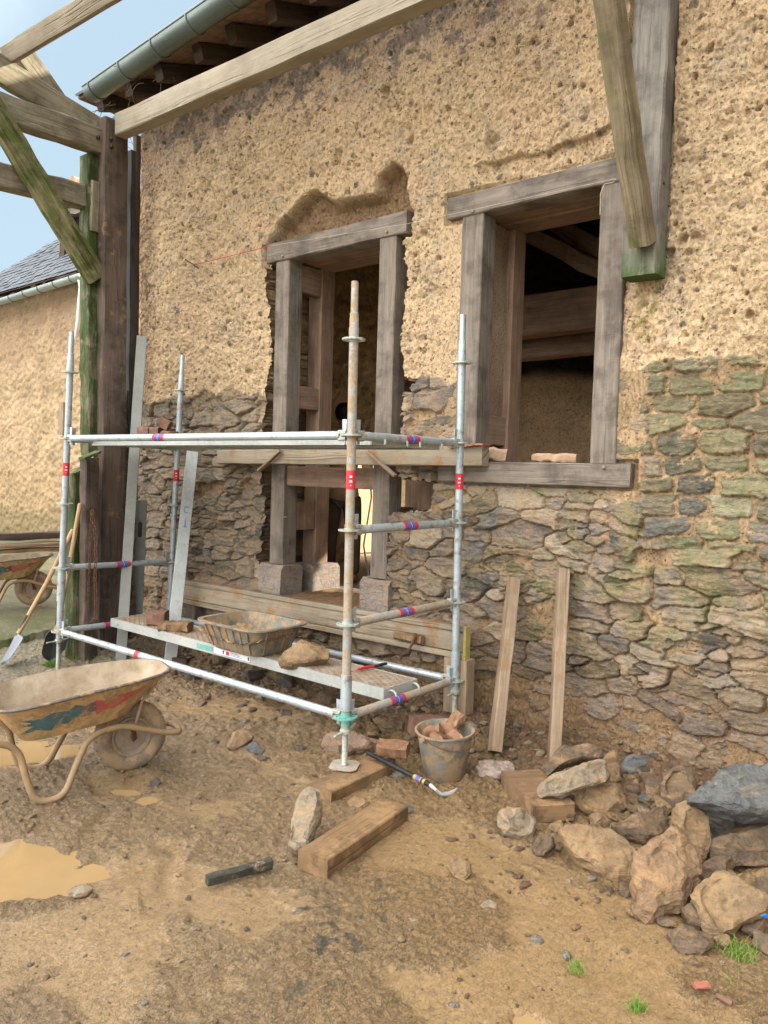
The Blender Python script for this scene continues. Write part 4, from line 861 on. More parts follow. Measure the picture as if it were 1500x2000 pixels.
p = Vector((LC+.16, .3675, zt-.034)); mb = MB(); mb.lathe([(.013, -.002), (.013, .004), (.009, .006)], Matrix.Translation(p) @ Matrix.Rotation(R_(90), 4, 'X'), 8); part('bolt', mb, M_ROS, d1)
for x0, x1, zz, m_, nm in ((-1.78, -1.60, .0, M_TURQ, 'paint_smear'), (-1.58, -1.20, .0, M_WHITE, 'label_strip')):
    mb = MB(); mb.box((x0, .3682, zt-.052), (x1, .3694, zt-.016), 0, 0); q = part(nm, mb, m_, d1)
    if m_ is M_WHITE:
        for a_, b_2, mm in ((x0+.13, x0+.165, M_RED), (x0+.095, x0+.108, M_IRON), (x1-.02, x1-.008, M_IRON)): mb = MB(); mb.box((a_, .3670, zt-.046), (b_2, .3680, zt-.022), 0, 0); part('label_mark', mb, mm, q)
        for k in range(3): mb = MB(); mb.box((x0+.18, .3672, zt-.044+k*.009), (x0+.30-k*.02, .3680, zt-.041+k*.009), 0, 0); part('label_mark', mb, M_BLUE, q)
zt3 = node('A', 3).z+.02
deck('scaffold_deck', 'front half of the pale aluminium deck high on the scaffold', LC+.04, -.04, .20, .50, zt3, None, False, .06)
deck('scaffold_deck', 'rear half of the pale aluminium deck high on the scaffold', LC+.04, -.04, .52, .84, zt3, None, False, .06)
# ================================================================ straight edges
def profile(p0, p1, w_, th, face, nm, label, slots=()):
    t = thing(nm, label, 'straight edge', p0, 'aluminium straight edges leaning by the left corner')
    d, s, u = _frame(Vector(p1)-Vector(p0), face); mb = MB(); mb.beam(p0, p1, w_, th, face, .003, .5, .0005); bdy = part('bar', mb, M_ALU if w_ == .1 else M_ALG, t)
    for f in slots:
        c = Vector(p0)+(Vector(p1)-Vector(p0))*f+u*(th/2+.0008); mb = MB()
        pts = [c+s*(.018*math.cos(a_))+d*(.055*(1 if math.sin(a_) > 0 else -1)+.018*math.sin(a_)) for a_ in np.linspace(0, 6.2831, 21)[:-1]]
        b0 = len(mb.v); mb.v += [tuple(x_) for x_ in pts]; mb.face(range(b0, b0+len(pts))); part('slot', mb, M_IRON, bdy, smooth=0)
    return bdy, d, s, u
fc = (.84, -.54, 0)
b0 = Vector(PZ(236, 1290, .03)); t0 = Vector(PY(277, 657, .80))
profile(b0, t0, .085, .03, fc, 'straight_edge', 'longest grey aluminium straight edge leaning beside the brown post')
profile(Vector(PY(264, 1262, .90)), Vector(PY(276, 977, .98)), .105, .03, fc, 'straight_edge', 'short aluminium straight edge with two dark oval slots', (.13, .80))
b0 = Vector(PZ(333, 1290, .05)); t0 = Vector(PY(376, 882, 1.12))
bd, d, s, u = profile(b0, t0, .100, .022, fc, 'straight_edge', 'wide aluminium straight edge with blue handwriting, in front of the stone wall')
M_INK = plain('blue_marker_ink', (.10, .22, .50), .6)
c = Vector(b0)+(Vector(t0)-Vector(b0))*.68+u*.0122
def ink(pts, nm='marker_stroke'):
    mb = MB(); mb.tube([c+s*a_+d*b_2 for a_, b_2 in pts], .0028, 6); part(nm, mb, M_INK, bd)
ink([(.022*math.cos(a_), .05+.028*math.sin(a_)) for a_ in np.linspace(.6, 5.7, 10)])
ink([(-.02, -.10), (.02, -.10)]); ink([(0, -.10), (0, -.03)])
# ================================================================ battens
def lean(nm, label, cat, p0, p1, w_, h_, face, mat, group=None):
    mb = MB(); mb.beam(p0, p1, w_, h_, face, .004, .15, .0015); return single(nm, mb, mat, label, cat, group, org=tuple(p0))
lean('batten', 'left one of two sawn battens leaning against the rubble wall', 'batten', Vector(PZ(966, 1468, .03)), Vector(PY(1004, 1132, 1.26)), .065, .088, (.7, -.7, 0), M_BATTEN, 'sawn battens leaning on the wall')
lean('batten', 'right one of two sawn battens leaning against the rubble wall, foot behind rocks', 'batten', Vector(PZ(1082, 1495, .0)), Vector(PY(1100, 1112, 1.26)), .065, .092, (.6, -.8, 0), M_BATTEN, 'sawn battens leaning on the wall')
# ================================================================ formwork
lb = thing('formwork_beam', 'long muddy timber formwork beam with yellow end cap along the wall foot', 'formwork beam', (-1.4, 1.1, .44))
M_YEL = plain('yellow_end_cap', (.34, .29, .09), .6, 0, .2, 40, .0005, mud=.4)
zl = (.655, .678); xl = (-2.98, .045)
for nm, dz0, dz1, ya, yb in (('top_flange', -.035, 0, 1.06, 1.112), ('web', -.165, -.037, 1.075, 1.10), ('bottom_flange', -.205, -.168, 1.06, 1.112)):
    mb = MB(); c = (dz0+dz1)/2; mb.beam((xl[0], (ya+yb)/2, zl[0]+c), (xl[1], (ya+yb)/2, zl[1]+c), yb-ya, dz1-dz0, (0, 0, 1), .004, .25, .0015); part(nm, mb, M_FORM, lb)
mb = MB(); mb.box((.040, 1.055, .470), (.060, 1.118, .683), .004, 0); part('end_cap', mb, M_YEL, lb)
p = PY(840, 1237, 1.087); mb = MB(); mb.lathe([(.011, -.001), (.011, .0012)], Matrix.Translation(Vector(p)) @ Matrix.Rotation(R_(90), 4, 'X'), 12); part('bolt_hole', mb, M_IRON, lb)
for lo, hi, lab in (((-.09, 1.04, .12), (.085, 1.14, .472), 'pale wooden packing block with pink end under the capped beam end'), ((-2.86, 1.05, .05), (-2.72, 1.16, .448), 'dark wooden packing block under the far end of the formwork beam'), ((-2.50, 1.08, .08), (-2.36, 1.18, .449), 'brown packing block under the formwork beam, second from its far end')):
    mb = MB(); mb.box(lo, hi, .006, .002); single('packing_block', mb, M_BATTEN if hi[0] > 0 else M_POST, lab, 'wood block', 'blocks propping the formwork beam')
cl = thing('clamp', 'muddy block clamp with bent iron hook on the formwork beam', 'clamp', PY(800, 1250, 1.05))
mb = MB(); a = Vector(PY(772, 1240, 1.045)); b = Vector(PY(826, 1250, 1.045)); mb.beam(a, b, .05, .055, ch=.012, wob=.003, seg=.03); part('jaw', mb, M_PLANK, cl)
mb = MB(); mb.tube([Vector(PY(u, v, 1.00)) for u, v in ((812, 1238), (806, 1256), (797, 1272))], [.012, .011, .007], 8); part('hook', mb, M_RUST, cl)
ub = thing('formwork_beam', 'thick weathered formwork beam clamped across the doorway at window sill height', 'formwork beam', PY(690, 890, 1.22))
a = Vector(PY(432, 893, 1.235)); b = Vector(PY(948, 889, 1.235)); mb = MB(); mb.beam(a, b, .085, .112, (0, 0, 1), .006, .2, .002, h1=.145); part('beam', mb, M_FORM, ub)
for (u0, v0, u1, v1) in ((548, 880, 505, 920), (718, 882, 772, 930)):
    mb = MB(); mb.beam(Vector(PY(u0, v0, 1.16)), Vector(PY(u1, v1, 1.16)), .02, .035, (0, -1, 0), .003, .1, .001); part('wedge', mb, M_BATTEN, ub)
M_TERRA = plain('pink_red_tile', (.30, .11, .075), .8, 0, .25, 30, .002, mud=.2)
mb = MB(); a = Vector(PY(882, 874, 1.21)); b = Vector(PY(950, 870, 1.21)); mb.beam(a+Vector((0, 0, .002)), b+Vector((0, 0, .004)), .10, .012, ch=.002, seg=.03, wob=.003); single('tile_strip', mb, M_TERRA, 'thin pink red tile strip lying on the end of the upper formwork beam', 'tile')
# ================================================================ boards on the ground
def slab(nm, label, cat, quad, z, th, mat, group=None, tilt=0):
    """board from the four pixel corners of its top face"""
    P4 = [Vector(PZ(u, v, z)) for u, v in quad]; mb = MB(); c = sum(P4, Vector())/4
    a = (P4[0]+P4[3])/2; b = (P4[1]+P4[2])/2; w_ = ((P4[3]-P4[0]).length+(P4[2]-P4[1]).length)/2
    sd_ = ((P4[3]-P4[0])+(P4[2]-P4[1])).normalized(); up = (b-a).cross(sd_).normalized(); up = up if up.z > 0 else -up
    dz = Vector((0, 0, th/2)); mb.beam(a-dz+Vector((0, 0, tilt)), b-dz, w_, th, up, .005, .1, .0012); return single(nm, mb, mat, label, cat, group)
slab('base_board', 'muddy thick board under the foot of the front scaffold upright', 'board', ((597, 1530), (715, 1480), (760, 1492), (650, 1548)), .062, .075, M_PLANK)
slab('timber_block', 'sawn timber block lying alone in the foreground mud', 'timber block', ((585, 1661), (750, 1553), (792, 1580), (637, 1676)), .078, .085, wood('muddy_sawn_timber', (.25, .155, .08), (.14, .085, .043), mud=.4))
slab('timber_block', 'short wide timber board half under the leaning rubble slab', 'timber block', ((980, 1506), (1058, 1500), (1117, 1570), (1040, 1572)), .08, .09, wood('brown_sawn_board', (.21, .13, .075), (.16, .095, .055), mud=.45))
mb = MB(); a = Vector(PZ(404, 1722, .028)); b = Vector(PZ(529, 1684, .028)); mb.beam(a, b, .035, .04, ch=.006, wob=.004, seg=.05)
single('charred_stick', mb, plain('black_charred_wood', (.055, .05, .038), .7, 0, .5, 60, .004, mud=.2), 'blackened square stick lying in the foreground mud', 'stick')
mb = MB(); mb.beam(Vector(PZ(350, 1290, .06)), Vector(PZ(470, 1245, .06)), .14, .03, ch=.004, wob=.003); single('scrap_board', mb, M_DARKW, 'dark scrap board lying in the shade under the low deck', 'board')
# ================================================================ mortar tub
def sell(cx, cy, z, hx, hy, ax, n=40, p=5):
    r = []
    for i in range(n):
        a_ = 6.2831853*i/n; c_, s_ = math.cos(a_), math.sin(a_); x_ = hx*abs(c_)**(2/p)*(1 if c_ > 0 else -1); y_ = hy*abs(s_)**(2/p)*(1 if s_ > 0 else -1)
        r.append(Vector((cx, cy, z))+ax[0]*x_+ax[1]*y_)
    return r
tubm = plain('muddy_black_plastic', (.16, .155, .13), .6, 0, .35, 12, .002, mud=.62)
M_MORT = plain('drying_lime_mortar', (.32, .22, .13), .85, 0, .3, 22, .012)
tub = thing('mortar_tub', 'muddy dark plastic mortar tub standing on the low scaffold deck', 'tub', (-1.33, .50, zt))
AXs = (Vector((1, .0, 0)), Vector((0, 1, 0))); zr = zt+.20; cxt, cyt = -1.32, .485
prof = [(.235, .165, zt+.004), (.255, .185, zt+.03), (.305, .232, zr-.03), (.315, .240, zr-.012), (.345, .268, zr-.010), (.345, .268, zr), (.312, .238, zr), (.300, .228, zr-.03), (.250, .180, zt+.035), (.235, .165, zt+.012)]
mb = MB(); mb.rings([sell(cxt, cyt, z_, a_, b_2, AXs) for a_, b_2, z_ in prof], list(range(len(prof))), False)
n = 40; mb.face([i for i in range(n)]); mb.face([len(mb.v)-n+i for i in range(n)]); part('shell', mb, tubm, tub)
mb = MB()
for fx in np.linspace(-.19, .19, 7): mb.beam((cxt+fx, cyt-.176, zt+.02), (cxt+fx*1.15, cyt-.236, zr-.03), .012, .010, (0, -1, .3), .002, .2, 0)
for fy in np.linspace(-.11, .11, 4): mb.beam((cxt+.246, cyt+fy, zt+.02), (cxt+.306, cyt+fy*1.2, zr-.03), .012, .010, (1, 0, .3), .002, .2, 0)
part('rib', mb, tubm, tub)
u_, v_ = np.meshgrid(np.linspace(-1, 1, 50), np.linspace(-1, 1, 40)); u_ = u_.ravel(); v_ = v_.ravel()
zz = zt+.085+.05*np.abs(u_)**3+.02*fbm(u_*3, v_*3, 5, 4)+.012*fbm(u_*9, v_*9, 6, 3); I_ = np.arange(2000).reshape(40, 50)
F_ = np.stack([I_[:-1, :-1], I_[:-1, 1:], I_[1:, 1:], I_[1:, :-1]], -1).reshape(-1, 4)
wz = .26+.06*(zz-zt)/.2
o = rawmesh('mortar', np.stack([cxt+u_*wz*1.02, cyt+v_*(wz-.072)*1.02, zz], 1), F_, M_MORT, org=tuple(ORIG[tub])); o.parent = tub; o.location = (0, 0, 0)
# ================================================================ bucket
bk = thing('bucket', 'dirty grey builder\'s bucket full of broken brick beside the scaffold', 'bucket', (.37, .41, 0))
bM = Matrix.Translation((.385, .40, float(Gs(.37, .41))-.006)) @ Matrix.Rotation(R_(3), 4, 'X')
bkm = plain('grey_rubber_bucket', (.165, .16, .135), .55, 0, .3, 9, .002, mud=.55)
mb = MB(); mb.lathe([(0, .002), (.105, .0), (.110, .006), (.148, .24), (.156, .262), (.163, .264), (.163, .272), (.152, .272), (.146, .262), (.105, .02), (0, .016)], bM, 40, False); part('pail', mb, bkm, bk)
mb = MB(); mb.tube([bM @ Vector((.163*math.cos(a_)*.99, .163*math.sin(a_)*.99-.0, .262-.06*abs(math.sin((a_-R_(-100))/1.0)))) for a_ in np.linspace(R_(-100), R_(80), 22)], .003, 6); part('wire_handle', mb, M_RUST, bk)
for a_ in (R_(-100), R_(80)): mb = MB(); mb.tube([bM @ Vector((.15*math.cos(a_), .15*math.sin(a_), .25)), bM @ Vector((.176*math.cos(a_), .176*math.sin(a_), .25))], .014, 10); part('handle_lug', mb, bkm, bk)
M_BRICK = plain('wet_orange_brick', (.20, .105, .058), .8, 0, .4, 24, .004, mud=.35)
def brick(c, s, rot, label, mat=None, group='broken bricks in the bucket', nm='brick_piece', cat='brick piece', wob=.005):
    M = Matrix.Translation(Vector(c)) @ Matrix.Rotation(R_(rot[2]), 4, 'Z') @ Matrix.Rotation(R_(rot[1]), 4, 'Y') @ Matrix.Rotation(R_(rot[0]), 4, 'X')
    mb = MB(); mb.beam((-s[0]/2, 0, 0), (s[0]/2, 0, 0), s[1], s[2], (0, 0, 1), .012, .03, wob); mb.v = [tuple(M @ Vector(v)) for v in mb.v]
    return single(nm, mb, mat or M_BRICK, label, cat, group)
bz = float(Gs(.37, .41))
brick((.375, .44, bz+.235), (.24, .08, .055), (10, -52, 60), 'tallest brick piece sticking up out of the bucket')
brick((.325, .36, bz+.24), (.10, .07, .05), (20, -30, 20), 'brick chunk at the left rim inside the bucket')
brick((.40, .32, bz+.225), (.13, .08, .05), (25, 20, 100), 'brown brick wedge at the front inside the bucket')
brick((.475, .37, bz+.235), (.09, .07, .055), (30, 15, -20), 'small orange brick cube at the right inside the bucket')
brick((.38, .40, bz+.17), (.2, .16, .08), (5, 10, 15), 'flat brick lying deep inside the bucket under the others')
# bricks on the decks
zz = zt3+.002
for i, (u, v, s, r, lb_) in enumerate(((289, 832, (.13, .10, .09), 4, 'reddish brick end left in the row on the top deck'), (308, 832, (.08, .10, .085), 20, 'brown brick chunk second in the row on the top deck'), (322, 820, (.09, .08, .075), 35, 'dark tilted brick on top of the row on the top deck'), (333, 836, (.13, .09, .055), -8, 'low brick at the right of the row on the top deck'), (352, 839, (.09, .08, .03), 12, 'thin tile scrap right of the bricks on the top deck'))):
    p = PY(u, v, .45); brick((p[0], .45, zz+s[2]/2+(.075 if i == 2 else 0)), s, (0, 0 if i != 2 else 25, r), lb_, plain('old_brick', (.16, .085, .06), .85, 0, .4, 22, .004) if i == 0 else bpy.data.materials['old_brick'], 'bricks on the high deck', wob=.004)
zs_ = zt+.002
brick((-2.44, .49, zs_+.055), (.14, .13, .105), (0, 0, 38), 'dark square brick on the left of the low deck', bpy.data.materials['old_brick'], 'bricks on the low deck')
brick((-2.16, .46, zs_+.035), (.24, .11, .07), (0, 0, 28), 'muddy long brick in front of the tub on the low deck', M_PLANK, 'bricks on the low deck', wob=.008)
p = PY(800, 845, 1.22); brick((p[0], 1.24, 1.875), (.20, .09, .065), (0, 0, 3), 'pale pink brick lying on the upper formwork beam beside the oak post', plain('pale_brick', (.36, .24, .155), .85, 0, .25, 20, .004), 'bricks on the upper beam')
brick((.42, 1.50, 1.772), (.30, .12, .055), (0, 0, 2), 'pale block lying on the window sill', bpy.data.materials['pale_brick'], None)
brick((.02, 1.40, 1.79), (.16, .09, .08), (0, 8, 20), 'pink brick chunk at the left corner of the window sill', bpy.data.materials['pale_brick'], None)
# red handled tool on the deck
pl_ = thing('pliers', 'red handled tool lying on the right part of the low deck', 'hand tool', PZ(715, 1305, zs_))
mb = MB(); mb.tube([Vector(PZ(u, v, zs_+.014)) for u, v in ((698, 1308), (712, 1304), (730, 1301))], [.007, .011, .009], 8); part('grip', mb, M_RED, pl_)
mb = MB(); mb.tube([Vector(PZ(u, v, zs_+.014)) for u, v in ((730, 1301), (745, 1298), (755, 1296))], [.007, .012, .008], 8); part('jaw', mb, M_IRON, pl_)
# long black handled hammer in front
hm = thing('pointing_tool', 'black handled tool with blue and yellow tape lying between bucket and board', 'hand tool', PZ(780, 1505, .03))
P0 = Vector(PZ(718, 1470, .10)); P1 = Vector(PZ(840, 1533, .055)); d_ = P1-P0
mb = MB(); mb.tube([P0, P0+d_*.5, P1], [.012, .014, .013], 12); part('shaft', mb, plain('black_rubber', (.02, .02, .02), .35, 0, .3, 40, .001), hm)
for t0_, t1_, mm in ((.80, .86, M_BLUE), (.86, .875, M_YEL), (.76, .80, M_YEL), (.90, .93, M_YEL)): mb = MB(); mb.tube([P0+d_*t0_, P0+d_*t1_], .0148, 12, False); part('tape', mb, mm, hm)
mb = MB(); mb.tube([P1, Vector(PZ(852, 1543, .045)), Vector(PZ(862, 1552, .02)), Vector(PZ(880, 1550, .016)), Vector(PZ(893, 1540, .03))], [.011, .008, .010, .014, .004], 8); part('blade', mb, M_ALU, hm)
# ================================================================ string line, nails
M_CORD = plain('pale_cord', (.45, .40, .30), .8)
st_ = thing('string_line', 'thin mason\'s string stretched over both lintels from a nail in the cob', 'string line', PY(375, 515, 1.25))
yS = 1.265; a = Vector(PY(380, 517, yS)); b = Vector(PY(530, 480, yS)); c = Vector(PY(800, 436, yS)); d = Vector(PY(1196, 350, yS))
mb = MB(); mb.tube([a+(b-a)*t for t in np.linspace(0, 1, 5)], .0028, 6); part('red_string', mb, M_RED, st_)
mb = MB(); mb.tube([b, c, d], .0013, 6); part('white_string', mb, M_CORD, st_)
mb = MB(); mb.tube([d, Vector(PY(1203, 350, yS)), Vector(PY(1198, 356, yS)), Vector(PY(1180, 360, yS)), Vector(PY(1173, 378, yS)), Vector(PY(1172, 420, yS))], .0024, 6); part('white_string', mb, M_CORD, st_)
mb = MB(); mb.tube([Vector(PY(361, 506, 1.20)), Vector(PY(393, 527, 1.34))], .005, 6); part('nail', mb, M_RUST, st_)
mb = MB(); mb.tube([Vector(PY(376, 516, 1.24)), Vector(PY(379, 530, 1.25)), Vector(PY(377, 545, 1.26))], .004, 6); part('string_tail', mb, M_TURQ, st_)
mb = MB(); mb.tube([(1.13, 1.20, 3.27), (1.10, 1.34, 3.25)], [.010, .008], 8); single('iron_pin', mb, M_RUST, 'short iron pin sticking out of the cob right of the wall post', 'iron pin')
# ================================================================ rocks
def rot3(r): return Matrix.Rotation(R_(r[2]), 4, 'Z') @ Matrix.Rotation(R_(r[1]), 4, 'Y') @ Matrix.Rotation(R_(r[0]), 4, 'X')
_ico = {}
def ico(sub):
    if sub not in _ico:
        bm = bmesh.new(); bmesh.ops.create_icosphere(bm, subdivisions=sub, radius=1)
        bm.verts.ensure_lookup_table(); _ico[sub] = (np.array([v.co[:] for v in bm.verts]), [tuple(v.index for v in f.verts) for f in bm.faces]); bm.free()
    return _ico[sub]
def rockgeo(size, seed, sub=4, npl=11, rough=.05):
    D, F = ico(sub); rg = np.random.RandomState(seed); pn = rg.normal(size=(npl, 3)); pn[:, 2] *= .8; pn /= np.linalg.norm(pn, axis=1)[:, None]
    pn = np.concatenate([pn, [[0, 0, 1], [0, 0, -1]]]); dd = np.concatenate([rg.uniform(.62, .98, npl), [.72, .75]])
    q = D @ pn.T; r = np.min(np.where(q > .05, dd/np.maximum(q, .05), 9), 1); r = np.minimum(r, 1.25)
    V = D*r[:, None]; o = rg.rand(3)*50
    V = V*(1+rough*1.6*vn3(V*1.7+o, seed)[:, None]+rough*.9*vn3(V*4.5+o, seed+1)[:, None]+rough*.45*vn3(V*11+o, seed+2)[:, None])
    return V*np.array(size)/2, F
def rock(px, size, seed, mat, label, rot=(0, 0, 0), sink=.12, z=None, group='loose stones lying before the wall', nm='rock', cat='rock', sub=4, rough=.05, vis=False):
    """px = pixel of the lowest visible point"""
    V, F = rockgeo(size, seed, sub, rough=rough); M = np.array(rot3(rot).to_3x3()); V = V @ M.T
    p = PZ(px[0], px[1], z if z is not None else 0.0)
    if z is None:
        for _ in range(6): p = PZ(px[0], px[1], float(Gs(p[0], p[1])))
    base = p[2]; hh = V[:, 2].max()-V[:, 2].min(); c = np.array([p[0], p[1], base-V[:, 2].min()-sink*hh])
    away = np.array([p[0]-CP[0], p[1]-CP[1], 0]); away /= np.linalg.norm(away); c = c+away*np.min([size[0], size[1]])*.32
    mb = MB(); mb.add([tuple(v) for v in V+c], F); return single(nm, mb, mat, label, cat, group, smooth=28)
def rock_outline(pts, n, th, seed, mat, label, z=None, anchor=None, group='stone pile at the wall foot', back=.72, front=.70, pf=.25, rough=.012, org=None):
    """rock whose front face has the traced outline, on a real plane through its lowest point, with real thickness"""
    n = Vector(n).normalized()
    ax_ = anchor or max(pts, key=lambda p: p[1])
    if z is None:
        p = PZ(ax_[0], ax_[1], 0)
        for _ in range(6): p = PZ(ax_[0], ax_[1], float(Gs(p[0], p[1])))
    else: p = PZ(ax_[0], ax_[1], z)
    q = []
    for i in range(len(pts)):
        a = np.array(pts[i], float); b = np.array(pts[(i+1) % len(pts)], float); k = max(1, int(np.hypot(*(b-a))/22))
        for j in range(k): q.append(a+(b-a)*j/k)
    O = np.array([PN(u, v, p, tuple(n)) for u, v in q]); c = O.mean(0); nn = np.array(n); rg = np.random.RandomState(seed)
    m = len(O); e1 = O[0]-c; e1 /= np.linalg.norm(e1)
    dirs = (O-c)/np.linalg.norm(O-c, axis=1)[:, None]
    # uneven facets of front and back: two random planes each
    def facet(s):
        g1 = rg.normal(size=3); g1 -= nn*(g1@nn); g1 /= np.linalg.norm(g1); a = (O-c)@g1; return s*a/np.abs(a).max()
    fr = c+(O-c)*front+nn[None]*(pf*th*(1+facet(.9))[:, None]); frm = c+(O-c)*((1+front)/2+.04)+nn[None]*(pf*th*.62*(1+facet(.4))[:, None])
    bk_ = c+(O-c)*back-nn[None]*(th*(.85+.25*facet(1)))[:, None]; bkm = c+(O-c)*.96-nn[None]*(th*.35)
    rings = [fr, frm, O, bkm, bk_]; V = np.concatenate(rings+[[fr.mean(0)+nn*pf*th*.15], [bk_.mean(0)-nn*th*.1]])
    F = []
    for k in range(4):
        for i in range(m): j = (i+1) % m; F.append((k*m+i, k*m+j, (k+1)*m+j, (k+1)*m+i))
    for i in range(m): j = (i+1) % m; F.append((5*m, j, i)); F.append((5*m+1, 4*m+i, 4*m+j))
    bm = bmesh.new(); vs = [bm.verts.new(tuple(v)) for v in V]
    for f in F: bm.faces.new([vs[i] for i in f])
    bmesh.ops.triangulate(bm, faces=bm.faces)
    L_ = max(.016, th*.09)
    for _ in range(3):
        es = [e for e in bm.edges if e.calc_length() > L_*1.6]
        if not es: break
        bmesh.ops.subdivide_edges(bm, edges=es, cuts=1); bmesh.ops.triangulate(bm, faces=bm.faces)
    cuts = [np.array([v.co[:] for v in bm.verts])]; Q_ = cuts[0]; size_ = np.abs((O-c)).max()
    for k_ in range(12):
        g_ = rg.normal(size=3)*.9+nn*rg.uniform(.1, 1.1); g_ /= np.linalg.norm(g_); s1 = (Q_-c)@g_; lim_ = s1.max()*(rg.uniform(.72, .86) if g_@nn > .8 else rg.uniform(.84, .93) if g_@nn > .5 else 1.0)
        Q_ = Q_-np.maximum(s1-lim_, 0)[:, None]*g_
    for v_, q_ in zip(bm.verts, Q_): v_.co = Vector(q_)
    bmesh.ops.recalc_face_normals(bm, faces=bm.faces); bm.normal_update()
    P_ = np.array([v.co[:] for v in bm.verts]); Nn = np.array([v.normal[:] for v in bm.verts]); o = rg.rand(3)*30
    d = .75*rough*(1.3*vn3(P_*7+o, seed)+1.1*vn3(P_*19+o, seed+1)+.7*vn3(P_*45+o, seed+2)-.8*np.abs(vn3(P_*13+o, seed+5))+.7*np.abs(vn3(P_*np.array([9, 9, 26])+o, seed+3)))
    P_ = P_+Nn*d[:, None]
    mb = MB(); mb.add([tuple(v) for v in P_], [tuple(v.index for v in f.verts) for f in bm.faces]); bm.free()
    return single('rock', mb, mat, label, 'rock', group, smooth=16)
K_OCH = rockmat('ochre_rock', (.36, .245, .13), (.26, .17, .095), mud=.35)
K_PALE = rockmat('pale_rock', (.40, .32, .22), (.28, .21, .14), mud=.2)
K_GREY = rockmat('blue_grey_rock', (.185, .19, .18), (.115, .115, .115), mudc=(.28, .22, .14), mud=.05, rough=.6)
K_BRN = rockmat('brown_rock', (.22, .15, .09), (.14, .10, .07), mud=.25)
K_ORG = rockmat('orange_rock', (.37, .235, .13), (.27, .17, .10), mud=.25)
K_DRK = rockmat('dark_wet_and_shade_rock', (.12, .10, .085), (.085, .075, .07), mudc=(.22, .15, .09), mud=.2, rough=.5)
tc_ = (.55, -.50, .62)         # faces the yard and the sky
# back of the pile first
rock_outline([(1290, 1530), (1308, 1502), (1335, 1490), (1355, 1500), (1362, 1535), (1345, 1590), (1310, 1590), (1292, 1560)], (.6, -.6, .5), .14, 11, K_BRN, 'brown upright stone at the back of the pile, left of the grey slab')
rock_outline([(1215, 1488), (1235, 1476), (1265, 1482), (1264, 1505), (1240, 1518), (1218, 1508)], (.5, -.6, .6), .09, 12, K_GREY, 'small bluish stone at the wall foot behind the leaning slabs')
rock_outline([(1255, 1515), (1272, 1505), (1280, 1512), (1272, 1528), (1256, 1525)], (.5, -.6, .6), .05, 13, K_OCH, 'small yellow stone right of the bluish one at the wall foot')
rock_outline([(1330, 1570), (1352, 1560), (1384, 1572), (1386, 1640), (1372, 1692), (1340, 1668), (1325, 1610)], (.75, -.55, .35), .10, 14, K_OCH, 'upright ochre slab in the pile supporting the grey slab')
rock_outline([(1384, 1578), (1440, 1590), (1500, 1605), (1560, 1610), (1560, 1650), (1400, 1650), (1384, 1620)], (.6, -.75, .2), .22, 15, K_DRK, 'dark stone standing in for the shade under the big grey slab', z=.02)  # coloured dark in place of the slab's shaded underside
rock_outline([(1386, 1642), (1400, 1632), (1460, 1618), (1560, 1606), (1590, 1650), (1560, 1688), (1500, 1690), (1398, 1697), (1388, 1680)], (.62, -.72, .40), .22, 16, K_BRN, 'thick brown block at the right edge below the grey slab', pf=.12, front=.9)
rock_outline([(1338, 1550), (1362, 1535), (1392, 1512), (1425, 1487), (1450, 1483), (1500, 1490), (1580, 1500), (1620, 1560), (1580, 1598), (1500, 1594), (1472, 1592), (1430, 1583), (1372, 1570), (1342, 1562)], (.45, -.52, .75), .14, 17, K_GREY, 'large blue grey triangular slab on top of the stone pile', z=.25, anchor=(1475, 1592), pf=.12, back=.8, front=.82, rough=.014)
rock_outline([(1180, 1475), (1200, 1462), (1212, 1490), (1216, 1528), (1200, 1545), (1188, 1520), (1182, 1500)], (.7, -.6, .4), .07, 18, K_OCH, 'narrow ochre stone standing behind the leaning slabs')
rock_outline([(1058, 1500), (1078, 1475), (1100, 1455), (1150, 1452), (1174, 1462), (1176, 1472), (1150, 1482), (1105, 1492), (1082, 1508), (1068, 1514)], (.4, -.55, .75), .09, 19, K_BRN, 'brown stone topmost of the two leaning stones by the right batten', z=.13, anchor=(1082, 1508))
rock_outline([(1120, 1562), (1145, 1540), (1175, 1528), (1208, 1528), (1226, 1562), (1222, 1584), (1192, 1594), (1150, 1590), (1135, 1582)], (.5, -.5, .75), .10, 20, K_OCH, 'yellow flat stone right of the wide board in the pile')
rock_outline([(1048, 1545), (1052, 1528), (1078, 1512), (1120, 1497), (1160, 1482), (1182, 1484), (1202, 1506), (1180, 1524), (1130, 1542), (1090, 1556), (1055, 1557)], (.45, -.55, .70), .085, 21, K_PALE, 'pale rough slab leaning across the end of the wide board', z=.10, anchor=(1055, 1557))
rock_outline([(1195, 1612), (1215, 1598), (1250, 1582), (1302, 1572), (1312, 1592), (1312, 1622), (1265, 1648), (1232, 1642), (1200, 1622)], (.5, -.45, .75), .13, 22, K_BRN, 'wedge shaped stone with shaded underside in the middle of the pile')
rock_outline([(1092, 1612), (1108, 1610), (1150, 1614), (1192, 1620), (1225, 1640), (1246, 1660), (1244, 1715), (1236, 1738), (1205, 1728), (1165, 1698), (1128, 1668), (1105, 1640)], (.45, -.45, .80), .12, 23, K_OCH, 'large angular ochre slab at the left front of the pile', pf=.18)
rock_outline([(1240, 1662), (1262, 1645), (1290, 1626), (1325, 1612), (1345, 1618), (1368, 1650), (1387, 1668), (1384, 1695), (1366, 1722), (1358, 1752), (1325, 1785), (1290, 1800), (1260, 1806), (1245, 1785), (1250, 1760), (1238, 1725)], (.55, -.50, .65), .20, 24, K_ORG, 'biggest orange brown boulder at the front of the pile', rough=.016, pf=.22, front=.62)
